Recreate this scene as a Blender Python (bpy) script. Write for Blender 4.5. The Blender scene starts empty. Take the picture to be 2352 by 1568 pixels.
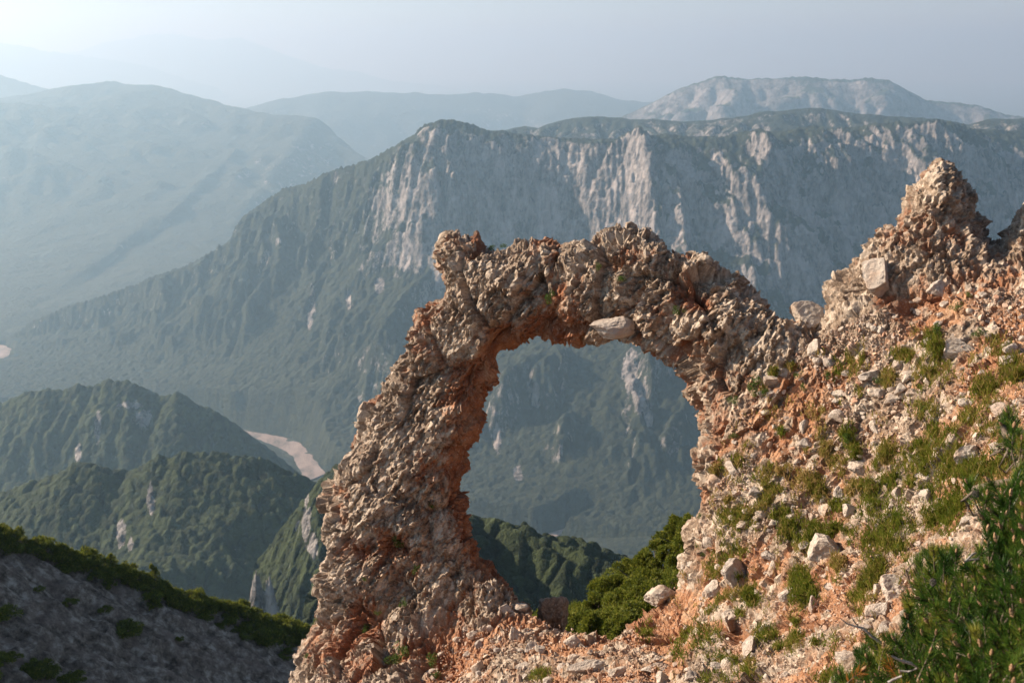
import bpy, bmesh, math, random
import numpy as np
from mathutils import Vector, Matrix, noise as mnoise

# ------------------------------------------------------------------ camera, sky, sun, exposure
C = bpy.context.scene.collection
scene = bpy.context.scene
PW, PH, FOC = 2352.0, 1568.0, 2613.33          # size in which the photo was measured, focal length in those units
PITCH = math.radians(14.05)
cam_d = bpy.data.cameras.new("camera")
cam_d.sensor_width = 36.0
cam_d.lens = 40.0
cam_d.clip_start = 0.1
cam_d.clip_end = 150000.0
cam_d.dof.use_dof = True
cam_d.dof.focus_distance = 15.0
cam_d.dof.aperture_fstop = 3.5
cam = bpy.data.objects.new("camera", cam_d)
cam.rotation_euler = (math.radians(90) - PITCH, 0, 0)
C.objects.link(cam)
scene.camera = cam

SUN_EL = math.radians(27)
SUN_AZ = math.radians(-72)                       # from +Y, clockwise positive: sun at the left
sun_d = bpy.data.lights.new("sun", 'SUN')
sun_d.energy = 5.0
sun_d.angle = math.radians(0.5)
sun_d.color = (1.0, 0.88, 0.70)
sun = bpy.data.objects.new("sun", sun_d)
sdir = Vector((math.sin(SUN_AZ) * math.cos(SUN_EL), math.cos(SUN_AZ) * math.cos(SUN_EL), math.sin(SUN_EL)))
sun.rotation_euler = sdir.to_track_quat('Z', 'Y').to_euler()
C.objects.link(sun)

world = bpy.data.worlds.new("World")
scene.world = world
world.use_nodes = True
wn = world.node_tree
bg = wn.nodes["Background"]
sky = wn.nodes.new("ShaderNodeTexSky")
sky.sky_type = 'NISHITA'
sky.sun_disc = False
sky.sun_elevation = SUN_EL
sky.sun_rotation = SUN_AZ
sky.altitude = 2000
sky.air_density = 1.0
sky.dust_density = 1.5
sky.ozone_density = 1.0
wn.links.new(sky.outputs[0], bg.inputs[0])
bg.inputs[1].default_value = 0.055

scene.view_settings.view_transform = 'Standard'
scene.view_settings.look = 'None'
scene.view_settings.exposure = 1.32
scene.view_settings.gamma = 1.0
scene.cycles.volume_bounces = 2
scene.cycles.max_bounces = 6
scene.cycles.use_adaptive_sampling = False
scene.cycles.use_denoising = True
scene.cycles.denoising_prefilter = 'ACCURATE'
scene.cycles.denoising_input_passes = 'RGB_ALBEDO_NORMAL'

# ------------------------------------------------------------------ helpers
SP, CP = math.sin(PITCH), math.cos(PITCH)

def ray(px, py):
    """direction through a photo point, scaled so that its Y (distance ahead) is 1"""
    px = np.asarray(px, float); py = np.asarray(py, float)
    x = (px - PW / 2) / FOC
    y = -(py - PH / 2) / FOC
    wy = CP + y * SP
    wz = -SP + y * CP
    return np.stack([x / wy, np.ones_like(x), wz / wy], -1)

def pt(px, py, Y):
    return ray(px, py) * np.asarray(Y, float)[..., None]

def project(P):
    x, y, z = P[..., 0], P[..., 1], P[..., 2]
    d = y * CP - z * SP
    v = y * SP + z * CP
    return PW / 2 + FOC * x / d, PH / 2 - FOC * v / d, d

def h32(*a):
    h = np.zeros(np.shape(a[0]), np.uint32)
    for k, v in enumerate(a):
        v = np.asarray(v).astype(np.int64).astype(np.uint32)
        h = h ^ (v * np.uint32((0x9E3779B1, 0x85EBCA77, 0xC2B2AE3D, 0x27D4EB2F)[k % 4]))
        h ^= h >> np.uint32(15); h *= np.uint32(0x2C1B3C6D)
        h ^= h >> np.uint32(12); h *= np.uint32(0x297A2D39)
        h ^= h >> np.uint32(15)
    return h

def hf(*a):
    return h32(*a).astype(np.float32) * np.float32(1 / 4294967296.0)

def vnoise(p, seed=0):
    """value noise, any dimension 2 or 3, range -1..1"""
    p = np.asarray(p, np.float32)
    i = np.floor(p).astype(np.int64)
    f = p - i
    u = f * f * f * (f * (f * 6 - 15) + 10)
    n = p.shape[-1]
    out = np.zeros(p.shape[:-1], np.float32)
    for c in range(1 << n):
        o = [(c >> k) & 1 for k in range(n)]
        w = np.ones_like(out)
        for k in range(n):
            w = w * (u[..., k] if o[k] else 1 - u[..., k])
        out += w * hf(*[i[..., k] + o[k] for k in range(n)], np.full(out.shape, seed))
    return out * 2 - 1

def fbm(p, oct=4, seed=0, gain=0.5, ridged=False):
    p = np.asarray(p, np.float32)
    a, s, t = 1.0, 0.0, 0.0
    rot = 0.0
    for o in range(oct):
        v = vnoise(p, seed + o * 17)
        if ridged:
            v = 1 - 2 * np.abs(v)
        s = s + a * v
        t += a
        a *= gain
        q = p * 2.03
        if p.shape[-1] == 2:                     # turn each octave so that the lattice does not show
            q = np.stack([q[..., 0] * .8 - q[..., 1] * .6, q[..., 0] * .6 + q[..., 1] * .8], -1)
        p = q + 3.1
    return s / t

def voronoi(p, seed):
    """nearest feature point: distance, gap to the second, offset to the point, cell hash"""
    p = np.asarray(p, np.float32); i = np.floor(p).astype(np.int64)
    b1 = np.full(len(p), 9, np.float32); b2 = b1.copy(); off = np.zeros_like(p); hid = np.zeros(len(p), np.uint32)
    for dz in (-1, 0, 1):
        for dy in (-1, 0, 1):
            for dx in (-1, 0, 1):
                c = i + np.array([dx, dy, dz])
                h = h32(c[:, 0], c[:, 1], c[:, 2], np.full(len(p), seed))
                f = np.stack([(h & 1023), (h >> 10) & 1023, (h >> 20) & 1023], -1).astype(np.float32) / 1023
                o = p - (c + f).astype(np.float32)
                d = np.sqrt((o * o).sum(1))
                m = d < b1
                b2 = np.where(m, b1, np.minimum(b2, d))
                b1 = np.where(m, d, b1)
                off[m] = o[m]; hid[m] = h[m]
    return b1, b2 - b1, off, hid

def canopy(q, size, seed):
    """tree crowns seen from above: domes of uneven height, 0 to 1"""
    w_ = np.stack([fbm(q / size / 2, 2, seed), fbm(q / size / 2 + 9, 2, seed + 1)], -1) * .5
    out = np.zeros(q.shape[:-1], np.float32).ravel()
    rn = np.zeros_like(out)
    p3 = np.concatenate([(q / size + w_).reshape(-1, 2), np.full((out.size, 1), .5)], 1).astype(np.float32)
    for s_ in range(0, len(p3), 250000):
        b1, gap, off, hid = voronoi2(p3[s_:s_ + 250000], seed)
        out[s_:s_ + 250000] = np.sqrt(np.clip(1 - (b1 / .75) ** 2, 0, 1)) * (.45 + .55 * hf(hid & 0xFFFF, hid >> 16, np.full(len(hid), 3)))
        rn[s_:s_ + 250000] = hf(hid & 0xFFFF, hid >> 16, np.full(len(hid), 8))
    return out.reshape(q.shape[:-1]), rn.reshape(q.shape[:-1])

def voronoi2(p, seed):
    p = p[:, :2]; i = np.floor(p).astype(np.int64)
    b1 = np.full(len(p), 9, np.float32); hid = np.zeros(len(p), np.uint32)
    for dy in (-1, 0, 1):
        for dx in (-1, 0, 1):
            cx, cy = i[:, 0] + dx, i[:, 1] + dy
            h = h32(cx, cy, np.full(len(p), seed))
            d = np.hypot(p[:, 0] - cx - (h & 1023) / 1023, p[:, 1] - cy - ((h >> 10) & 1023) / 1023).astype(np.float32)
            m = d < b1; b1 = np.where(m, d, b1); hid[m] = h[m]
    return b1, None, None, hid

def sstep(a, b, x):
    t = np.clip((x - a) / (b - a), 0, 1)
    return t * t * (3 - 2 * t)

def link(o, parent=None):
    C.objects.link(o)
    if parent is not None:
        o.parent = parent
    return o

def tag(o, label=None, cat=None, group=None, kind=None):
    if label: o["label"] = label
    if cat: o["category"] = cat
    if group: o["group"] = group
    if kind: o["kind"] = kind
    return o

def mesh(name, V, F, mats=(), smooth=True, attrs=None, mat_idx=None):
    """V (n,3), F int array (m,3|4)"""
    V = np.ascontiguousarray(V, np.float32); F = np.ascontiguousarray(F, np.int32)
    me = bpy.data.meshes.new(name)
    me.vertices.add(len(V)); me.vertices.foreach_set("co", V.ravel())
    k = F.shape[1]
    me.loops.add(F.size); me.loops.foreach_set("vertex_index", F.ravel())
    me.polygons.add(len(F))
    me.polygons.foreach_set("loop_start", np.arange(0, F.size, k, dtype=np.int32))
    me.polygons.foreach_set("loop_total", np.full(len(F), k, np.int32))
    me.polygons.foreach_set("use_smooth", np.full(len(F), smooth, bool))
    for m in mats: me.materials.append(m)
    if mat_idx is not None:
        me.polygons.foreach_set("material_index", np.asarray(mat_idx, np.int32))
    for n, a in (attrs or {}).items():
        a = np.asarray(a, np.float32)
        if a.ndim == 2:
            at = me.attributes.new(n, 'FLOAT_COLOR', 'POINT')
            at.data.foreach_set("color", np.concatenate([a, np.ones((len(a), 1), np.float32)], 1).ravel())
        else:
            at = me.attributes.new(n, 'FLOAT', 'POINT')
            at.data.foreach_set("value", a.ravel())
    me.update(calc_edges=True)
    return me

def grid_faces(nr, nc):
    i = np.arange(nr * nc).reshape(nr, nc)
    return np.stack([i[:-1, :-1], i[:-1, 1:], i[1:, 1:], i[1:, :-1]], -1).reshape(-1, 4)

class NT:
    """short-hand for writing node materials"""
    def __init__(self, name):
        self.m = bpy.data.materials.new(name); self.m.use_nodes = True
        self.t = self.m.node_tree
        self.b = self.t.nodes["Principled BSDF"]
        self.b.inputs["Specular IOR Level"].default_value = 0.25
    def n(self, kind, **kw):
        nd = self.t.nodes.new(kind)
        for k, v in kw.items():
            setattr(nd, k, v)
        return nd
    def l(self, a, b): self.t.links.new(a, b)
    def attr(self, name): 
        return self.n("ShaderNodeAttribute", attribute_name=name)
    def pos(self, scale=(1, 1, 1)):
        g = self.n("ShaderNodeNewGeometry")
        mp = self.n("ShaderNodeMapping"); mp.inputs["Scale"].default_value = scale
        self.l(g.outputs["Position"], mp.inputs["Vector"])
        return mp.outputs[0]
    def noise(self, vec, scale, detail=4, rough=0.55, dist=0.0):
        nd = self.n("ShaderNodeTexNoise")
        nd.inputs["Scale"].default_value = scale; nd.inputs["Detail"].default_value = detail
        nd.inputs["Roughness"].default_value = rough; nd.inputs["Distortion"].default_value = dist
        self.l(vec, nd.inputs["Vector"])
        return nd.outputs[0]
    def ramp(self, fac, stops, interp='LINEAR'):
        r = self.n("ShaderNodeValToRGB"); e = r.color_ramp.elements
        r.color_ramp.interpolation = interp
        while len(e) < len(stops): e.new(0.5)
        for el, (p, c) in zip(e, stops):
            el.position = p
            el.color = (c, c, c, 1) if isinstance(c, (int, float)) else (*c, 1)
        self.l(fac, r.inputs[0])
        return r.outputs[0]
    def mix(self, fac, a, b, mode='MIX'):
        nd = self.n("ShaderNodeMix", data_type='RGBA', blend_type=mode)
        if isinstance(fac, (int, float)): nd.inputs[0].default_value = fac
        else: self.l(fac, nd.inputs[0])
        for s, v in ((6, a), (7, b)):
            if isinstance(v, tuple): nd.inputs[s].default_value = (*v, 1)
            else: self.l(v, nd.inputs[s])
        return nd.outputs[2]
    def math(self, op, a, b=0.0, clamp=False):
        nd = self.n("ShaderNodeMath", operation=op, use_clamp=clamp)
        for s, v in ((0, a), (1, b)):
            if isinstance(v, (int, float)): nd.inputs[s].default_value = v
            else: self.l(v, nd.inputs[s])
        return nd.outputs[0]
    def bump(self, h, strength=0.5, dist=1.0):
        nd = self.n("ShaderNodeBump"); nd.inputs["Strength"].default_value = strength
        nd.inputs["Distance"].default_value = dist
        self.l(h, nd.inputs["Height"]); self.l(nd.outputs[0], self.b.inputs["Normal"])
    def leaf(self, col, rough=0.5, thin=0.45):
        """a leaf: light also comes through it"""
        m = self.out(col, rough)
        tr = self.n("ShaderNodeBsdfTranslucent"); self.l(col, tr.inputs["Color"])
        mx = self.n("ShaderNodeMixShader"); mx.inputs[0].default_value = thin
        self.l(self.b.outputs[0], mx.inputs[1]); self.l(tr.outputs[0], mx.inputs[2])
        self.l(mx.outputs[0], self.t.nodes["Material Output"].inputs["Surface"])
        return m
    def out(self, col, rough=0.9):
        if isinstance(col, tuple): self.b.inputs["Base Color"].default_value = (*col, 1)
        else: self.l(col, self.b.inputs["Base Color"])
        self.b.inputs["Roughness"].default_value = rough
        return self.m
# ------------------------------------------------------------------ mountains, valley, haze
def mountain_material(name, cell, forest=((0.010, 0.016, 0.008), (0.034, 0.046, 0.018)), rock=((0.04, 0.037, 0.038), (0.43, 0.39, 0.365)), streak=None):
    """forest and bare rock mixed by the mesh's own 'rock' attribute; cell = size of one tree clump in metres"""
    t = NT(name)
    s = 1.0 / cell
    p = t.pos()
    f = t.noise(p, s, 6, 0.65)
    f2 = t.noise(p, s * 0.12, 4, 0.6)
    fm = t.math('ADD', t.math('MULTIPLY', f, 0.6), t.math('MULTIPLY', f2, 0.4))
    fc = t.ramp(t.math('ADD', t.math('MULTIPLY', fm, .45), t.math('MULTIPLY', t.attr('crown').outputs['Fac'], .55)), [(0.30, forest[0]), (0.70, forest[1])])
    ps = t.pos((1, 1, 0.3))
    r = t.noise(ps, s * 0.35, 8, 0.7, 0.6)
    r_f = t.noise(t.pos((1, 1, .35)), s * 1.3, 6, 0.7, 0.4)
    rc = t.ramp(t.math('ADD', t.math('MULTIPLY', r, .55), t.math('MULTIPLY', r_f, .45)), [(0.41, rock[0]), (0.58, rock[1])])
    a = t.attr("rock")
    edge = t.noise(t.pos((1, 1, .5)), s * 1.1, 8, 0.75)
    m = t.math('ADD', a.outputs["Fac"], t.math('MULTIPLY', t.math('SUBTRACT', edge, 0.5), 2.6))
    mm = t.ramp(m, [(0.45, 0.0), (0.75, 1.0)])
    col = t.mix(mm, fc, rc)
    hb = t.math('ADD', t.math('MULTIPLY', f, 1.0), t.math('MULTIPLY', r, 0.6))
    t.bump(hb, 1.0, cell * 1.2)
    return t.out(col, 0.95)

def erode(h, cell, n, steps, seed, k_er=0.25, k_dep=0.12, cap=5.0, inertia=0.25):
    """rain drops cut gullies into a height grid (h in metres)"""
    rng = np.random.default_rng(seed)
    H = (h / cell).astype(np.float64)
    nr, nc = H.shape
    N = int(min(12000, nr * nc // 30))
    for b in range(max(1, n // N)):
        x = rng.uniform(1, nc - 3, N); y = rng.uniform(1, nr - 3, N)
        dx = np.zeros(N); dy = np.zeros(N); v = np.ones(N); w = np.ones(N); s = np.zeros(N)
        for st in range(steps):
            xi = x.astype(int); yi = y.astype(int); fx = x - xi; fy = y - yi
            i = yi * nc + xi
            Hr = H.ravel()
            a, c_, d, e = Hr[i], Hr[i + 1], Hr[i + nc], Hr[i + nc + 1]
            gx = (c_ - a) * (1 - fy) + (e - d) * fy
            gy = (d - a) * (1 - fx) + (e - c_) * fx
            h0 = (a * (1 - fx) + c_ * fx) * (1 - fy) + (d * (1 - fx) + e * fx) * fy
            dx = dx * inertia - gx * (1 - inertia); dy = dy * inertia - gy * (1 - inertia)
            L = np.hypot(dx, dy) + 1e-9
            dx /= L; dy /= L
            x2 = np.clip(x + dx, 1, nc - 3); y2 = np.clip(y + dy, 1, nr - 3)
            xj = x2.astype(int); yj = y2.astype(int); gx2 = x2 - xj; gy2 = y2 - yj
            j = yj * nc + xj
            h1 = (Hr[j] * (1 - gx2) + Hr[j + 1] * gx2) * (1 - gy2) + (Hr[j + nc] * (1 - gx2) + Hr[j + nc + 1] * gx2) * gy2
            dh = h1 - h0
            c = np.maximum(-dh, 0.01) * v * w * cap
            up = dh > 0
            dep = np.where(up, np.minimum(dh, s), np.where(s > c, (s - c) * k_dep, 0))
            er = np.where((~up) & (s <= c), np.minimum((c - s) * k_er, -dh), 0)
            am = dep - er
            s = s - am
            d_ = np.zeros(nr * nc)
            for off, ww in ((0, (1 - fx) * (1 - fy)), (1, fx * (1 - fy)), (nc, (1 - fx) * fy), (nc + 1, fx * fy)):
                d_ += np.bincount(i + off, weights=am * ww, minlength=nr * nc)
            H += np.clip(d_, -0.12, 0.12).reshape(nr, nc)
            v = np.sqrt(np.maximum(v * v - dh * 2, 0.05)); v = np.minimum(v, 3)
            w *= 0.985
            x, y = x2, y2
    return H * cell

def blur(h, n=1):
    for _ in range(n):
        p = np.pad(h, 1, mode='edge')
        h = (p[:-2, 1:-1] + p[2:, 1:-1] + p[1:-1, :-2] + p[1:-1, 2:] + 4 * p[1:-1, 1:-1]) / 8
    return h

def upsample(h, k):
    nr, nc = h.shape
    yi = np.linspace(0, nr - 1, (nr - 1) * k + 1); xi = np.linspace(0, nc - 1, (nc - 1) * k + 1)
    def ax(a, t):
        i = np.clip(np.floor(t).astype(int), 0, a.shape[0] - 2); f = (t - i)[:, None]
        m = lambda q: a[np.clip(q, 0, a.shape[0] - 1)]
        p0, p1, p2, p3 = m(i - 1), m(i), m(i + 1), m(i + 2)
        return p1 + 0.5 * f * (p2 - p0 + f * (2 * p0 - 5 * p1 + 4 * p2 - p3 + f * (3 * (p1 - p2) + p3 - p0)))
    return ax(ax(h, yi).T, xi).T

def polyline(pts, step):
    pts = np.asarray(pts, float)
    out = []
    for a, b in zip(pts[:-1], pts[1:]):
        n = max(1, int(np.hypot(*(b - a)[:2]) / step))
        out.append(a + (b - a) * (np.arange(n) / n)[:, None])
    out.append(pts[-1:])
    return np.concatenate(out)

def nearest(X, Y, L):
    """distance to a dense polyline and the index of its nearest vertex, chunked"""
    P = np.stack([X.ravel(), Y.ravel()], -1).astype(np.float32); Q = L[:, :2].astype(np.float32)
    D = np.empty(len(P), np.float32); I = np.empty(len(P), np.int64)
    for s in range(0, len(P), 20000):
        d = ((P[s:s + 20000, None] - Q[None]) ** 2).sum(-1)
        I[s:s + 20000] = d.argmin(1); D[s:s + 20000] = np.sqrt(d.min(1))
    return D.reshape(X.shape), I.reshape(X.shape)

def slope_of(h, cell):
    gy, gx = np.gradient(h, cell)
    return np.hypot(gx, gy)

def terrain(name, h, x0, y0, cell, mat, rock, label, cat='mountain', kind='structure', crown=None):
    nr, nc = h.shape
    X, Y = np.meshgrid(x0 + np.arange(nc) * cell, y0 + np.arange(nr) * cell)
    V = np.stack([X, Y, h], -1).reshape(-1, 3)
    o = bpy.data.objects.new(name, mesh(name, V, grid_faces(nr, nc), [mat], True, {"rock": rock.ravel(), "crown": (np.full(h.size, .5) if crown is None else crown.ravel())}))
    link(o)
    tag(o, label, cat, None, kind)
    return o

def ridge_hill(outline, depth, cell, margin, k_front, k_back, seed, amp, wave, floor=-1405.0, er=0, roundness=0.0, k_right=None):
    """height grid of a hill whose crest runs along the traced outline; slopes fall off on both sides"""
    o = np.asarray(outline, float)
    d = np.interp(o[:, 0], [p[0] for p in depth], [p[1] for p in depth])
    R = polyline(pt(o[:, 0], o[:, 1], d), cell * 1.5)
    x0, x1 = R[:, 0].min() - margin[0], R[:, 0].max() + margin[1]
    y0, y1 = R[:, 1].min() - margin[2], R[:, 1].max() + margin[3]
    X, Y = np.meshgrid(np.arange(x0, x1, cell), np.arange(y0, y1, cell))
    P2 = np.stack([X, Y], -1)
    wx = fbm(P2 / wave, 4, seed + 5) ; wy = fbm(P2 / wave, 4, seed + 9)
    h = np.full(X.shape, -1e9); best = np.full(X.shape, 1e9)
    Xw = X + wx * wave * .35; Yw = Y + wy * wave * .35
    D, I = nearest(X, Y, R)
    fade = sstep(0, wave * .8, D)
    for q in R:
        dd = np.hypot(X + (Xw - X) * fade - q[0], Y + (Yw - Y) * fade - q[1])
        k = np.where(Y < q[1], k_front, k_back)
        if k_right: k = k + (k_right - k) * np.clip((X - q[0]) / (dd + 1), 0, 1)
        h = np.maximum(h, q[2] - k * (np.sqrt(dd * dd + roundness ** 2) - roundness))
    n = fbm(P2 / wave, 6, seed, 0.52, True)
    h = h + amp * (n - 0.35) * fade
    h = np.maximum(h, floor)
    if er:
        h0 = h
        h = blur(erode(h, cell, er, 70, seed, .15), 1)
        h = h0 + (h - h0) * sstep(0, cell * 6, D)
    return h, x0, y0, D

G1 = ((0.007, 0.012, 0.008), (0.036, 0.044, 0.023))
# ---- the main massif with its cliffs, and the valley at its foot
RIDGE = [(-260, 880), (0, 790), (30, 770), (80, 735), (150, 705), (230, 680), (330, 645), (430, 610), (500, 575), (545, 540), (550, 515), (575, 490), (610, 462), (650, 435),
         (700, 425), (780, 395), (850, 368), (920, 342), (960, 315), (985, 290), (1010, 278), (1040, 280), (1080, 290), (1120, 303), (1150, 303), (1200, 312),
         (1270, 318), (1330, 322), (1400, 325), (1470, 320), (1530, 312), (1590, 318), (1640, 325), (1720, 312), (1800, 305), (1900, 298), (1980, 300),
         (2100, 300), (2250, 300), (2352, 302), (2600, 310), (2900, 320)]
RD = [(-260, 5600), (0, 5600), (550, 5250), (780, 5000), (1010, 4700), (1300, 4650), (1560, 4600), (1700, 4640), (2000, 4800), (2350, 4950), (2900, 5000)]
ZV = -1400.0
cell = 11.0
rx = np.array(RIDGE, float)
RL = polyline(pt(rx[:, 0], rx[:, 1], np.interp(rx[:, 0], [a for a, _ in RD], [b for _, b in RD])), 20.0)
VPX = np.array([(-420, 800), (-150, 800), (0, 815), (200, 880), (400, 940), (560, 985), (650, 1005), (740, 1075), (830, 1120), (1000, 1190), (1230, 1228), (1420, 1265), (1650, 1300), (2000, 1330), (2900, 1400)], float)
vr = ray(VPX[:, 0], VPX[:, 1])
VL = polyline(vr * (ZV / vr[:, 2])[:, None], 20.0)
X, Y = np.meshgrid(np.arange(-3700, 2700, cell), np.arange(2350, 6300, cell))
P2 = np.stack([X, Y], -1)
DR, IR = nearest(X, Y, RL)
DV, IV = nearest(X, Y, VL)
zr = RL[IR, 2]
sl = np.concatenate([[0], np.cumsum(np.hypot(*np.diff(RL[:, :2], axis=0).T))])
S = sl[IR]
t = DV / (DV + DR + 1e-6)
vy = np.interp(X, VL[:, 0], VL[:, 1]); ry = np.interp(X, RL[:, 0], RL[:, 1])
front = Y < ry
near = Y < vy
# share of sheer cliff: none along the left spur, full under the plateau at the right
px_r, _, _ = project(RL)
cliff = sstep(830, 1120, px_r[IR])
cliff = blur(cliff, 40)
prof_slope = 0.10 * t + 0.90 * t ** 1.15
jit = 0.07 * fbm(P2 / 420.0, 4, 3)
lowc = 0.66 + 0.10 * fbm(np.stack([S / 520.0, S * 0], -1), 3, 44)
prof_cliff = 0.50 * np.clip(t / lowc, 0, 1) ** 1.15 + 0.50 * sstep(lowc - .06, 0.95, t + jit * (1 - t) * 4)
prof = prof_slope * (1 - cliff) + prof_cliff * cliff
h = ZV + (zr - ZV) * prof
# spurs: ribs that leave the crest and slant down to the left
su = (S - (1 - t) * 620) / 330.0
warp = fbm(P2 / 500.0, 4, 8)
rib = fbm(np.stack([su + warp * .35, t * 1.3 + warp * .2], -1), 4, 21, 0.5, True)
rib2 = fbm(np.stack([su * 3.1 + warp * .8, t * 2.5], -1), 4, 31, 0.5, True)
env = np.clip(t * 7, 0, 1) * np.clip((1 - t) * 6.0, 0, 1)
sd_ = S - (1 - t) * 420 + 90 * warp
butt = .75 * fbm(np.stack([sd_ / 560.0, t * 1.7 + .3 * warp], -1), 4, 131, 0.5, True) + .25 * fbm(np.stack([sd_ / 170.0 + warp, t * 5.5], -1), 3, 133, 0.5, True)
bay = fbm(np.stack([S / 900.0 + 4, t * .6], -1), 2, 135)
h = h + env * ((190 - 60 * cliff) * (rib - .25) + 35 * (1 - cliff) * (rib2 - .2) + cliff * (230 * (butt - .3) + 130 * bay) * sstep(.2, .55, t)) * np.clip(DV / 250, 0, 1)
# behind the crest a plateau falls gently away; in front of the valley the land climbs towards us
back = zr - 0.16 * DR + 25 * fbm(P2 / 260.0, 4, 55) * sstep(0, 120, DR)
back = np.where(px_r[IR] < 1000, zr - 0.95 * DR, back)
h = np.where(front, h, back)
climb = ZV + np.maximum(DV - 140, 0) * 0.22 + 40 * sstep(150, 500, DV) * fbm(P2 / 250., 4, 77)
h = np.where(near, climb, h)
h = np.maximum(h, ZV + 3 * fbm(P2 / 90., 3, 5))
SPURS = [([(930, 350), (890, 430), (850, 505), (760, 555), (700, 600), (640, 640), (600, 690)], 80, 34), ([(1000, 510), (900, 590), (830, 650), (790, 730), (750, 790), (700, 870)], 90, 34), ([(1010, 640), (930, 720), (880, 790), (840, 880)], 80, 30),
         ([(800, 395), (700, 480), (620, 540), (590, 590)], 60, 28), ([(740, 640), (700, 740), (620, 830)], 60, 26), ([(600, 700), (500, 770), (430, 850)], 60, 30),
         ([(1390, 775), (1290, 880), (1180, 950), (1090, 1020)], 130, 36), ([(1500, 800), (1490, 900), (1500, 975)], 130, 34), ([(1220, 820), (1180, 900), (1130, 980)], 70, 24), ([(1590, 900), (1560, 1000), (1500, 1060)], 80, 30), ([(1330, 960), (1270, 1040), (1220, 1100)], 70, 26)]
sx_, sy_, _ = project(np.stack([X, Y, h], -1))
for line, amp_, wd_ in SPURS:
    L_ = polyline(np.array(line, float), 5)
    dd = np.full(X.shape, 1e9); m_ = (sx_ > L_[:, 0].min() - 120) & (sx_ < L_[:, 0].max() + 120) & (sy_ > L_[:, 1].min() - 120) & (sy_ < L_[:, 1].max() + 120) & front & ~near
    d_, i_ = nearest(sx_[m_], sy_[m_], L_)
    end = np.clip(np.minimum(i_, len(L_) - 1 - i_) / (.25 * len(L_)), 0, 1) * .7 + .3
    bump_ = np.zeros(X.shape); bump_[m_] = amp_ * end * np.exp(-(d_ / wd_) ** 1.3)
    h = h + bump_
h_raw = h
h = erode(h, cell, 190000, 90, 4, .25, .05)
h = blur(h, 1)
keep = sstep(0, 60, DR) * (1 - .80 * cliff * sstep(.5, .7, t))
h = h_raw + (h - h_raw) * keep
h = np.maximum(h, ZV - 3)
hs = blur(h, 1)
H2 = upsample(h, 2)
c2 = cell / 2
X2, Y2 = np.meshgrid(-3700 + np.arange(H2.shape[1]) * c2, 2350 + np.arange(H2.shape[0]) * c2)
Q2 = np.stack([X2, Y2], -1)
sl2 = slope_of(blur(H2, 2), c2)
stp = sstep(0.9, 1.6, sl2)
H2 = H2 + (stp * 20 + 4) * fbm(Q2 / 38.0, 4, 91, 0.6) + stp * 16 * (fbm(Q2 / np.array([34.0, 90.0]), 3, 95, 0.6, True) - .3)
cl2 = upsample(cliff, 2)
H2 = H2 + stp * 5.5 * np.sin(H2 / 6.5 + 5 * fbm(Q2 / 120.0, 3, 97))
cro, crn = canopy(Q2, 19.0, 5)
crn = np.clip(crn * .6 + .4 * cro + .1, 0, 1)
H2 = H2 + cro * 11.0 * (1 - .8 * sstep(1.0, 1.7, sl2)) * sstep(ZV + 4, ZV + 30, H2)
t2 = upsample(t, 2)
hi_ = sstep(.45, .68, t2)
rock = sstep(0.9, 1.7, sl2 + 0.40 * fbm(Q2 / 160.0, 4, 12) + 0.55 * (cl2 * hi_ - .5)) * (0.22 + 0.78 * np.clip(cl2 + .1, 0, 1)) * (.45 + .55 * hi_)
# the dry gravel bed of the river: the ground is cut flat under it
def inside(px, py, poly):
    poly = np.asarray(poly, float); r = np.zeros(np.shape(px), bool)
    for (xa, ya), (xb, yb) in zip(poly, np.roll(poly, -1, 0)):
        c = ((ya > py) != (yb > py)) & (px < (xb - xa) * (py - ya) / (yb - ya + 1e-12) + xa)
        r ^= c
    return r
def seg_dist(px, py, poly, closed=True):
    poly = np.asarray(poly, float); best = np.full(px.shape, 1e9)
    ends = np.roll(poly, -1, 0) if closed else poly[1:]
    for a, b in zip(poly[:len(ends)], ends):
        ab = b - a; L = (ab ** 2).sum() + 1e-9
        t_ = np.clip(((px - a[0]) * ab[0] + (py - a[1]) * ab[1]) / L, 0, 1)
        best = np.minimum(best, np.hypot(px - a[0] - t_ * ab[0], py - a[1] - t_ * ab[1]))
    return best
def flat_patch(name, poly, z, mat, label, cat, step=14.0):
    """a sheet on the valley floor with the traced outline"""
    poly = np.asarray(poly, float)
    r = ray(poly[:, 0], poly[:, 1]); W = r * (z / r[:, 2])[:, None]
    global H2
    dp = np.full(X2.shape, 1e9); mk = (np.abs(X2 - W[:, 0].mean()) < np.ptp(W[:, 0]) / 2 + 700) & (np.abs(Y2 - W[:, 1].mean()) < np.ptp(W[:, 1]) / 2 + 700)
    dp[mk] = seg_dist(X2[mk], Y2[mk], W[:, :2])
    dp[inside(X2, Y2, W[:, :2])] = 0
    far_side = Y2 > np.interp(X2, VL[:, 0], VL[:, 1])
    H2 = np.minimum(H2, z - 4 + np.where(far_side, 2.5, .22) * np.maximum(dp - 8, 0) + (dp > np.where(far_side, 150, 900)) * 9e3)
    bm = bmesh.new()
    L = polyline(np.concatenate([W, W[:1]]), step)[:-1]
    jx = 7 * fbm(L[:, :2] / 30., 3, 4); jy = 7 * fbm(L[:, :2] / 30., 3, 14)
    vs = [bm.verts.new((a + b, c + d, z)) for a, b, c, d in zip(L[:, 0], jx, L[:, 1], jy)]
    f = bm.faces.new(vs)
    bmesh.ops.triangulate(bm, faces=[f])
    bm.normal_update()
    if sum(f.normal.z for f in bm.faces) < 0:
        bmesh.ops.reverse_faces(bm, faces=bm.faces)
    me = bpy.data.meshes.new(name); bm.to_mesh(me); bm.free()
    me.materials.append(mat)
    o = link(bpy.data.objects.new(name, me)); tag(o, label, cat, None, 'structure')
    return o
tg = NT("river_gravel")
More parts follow.
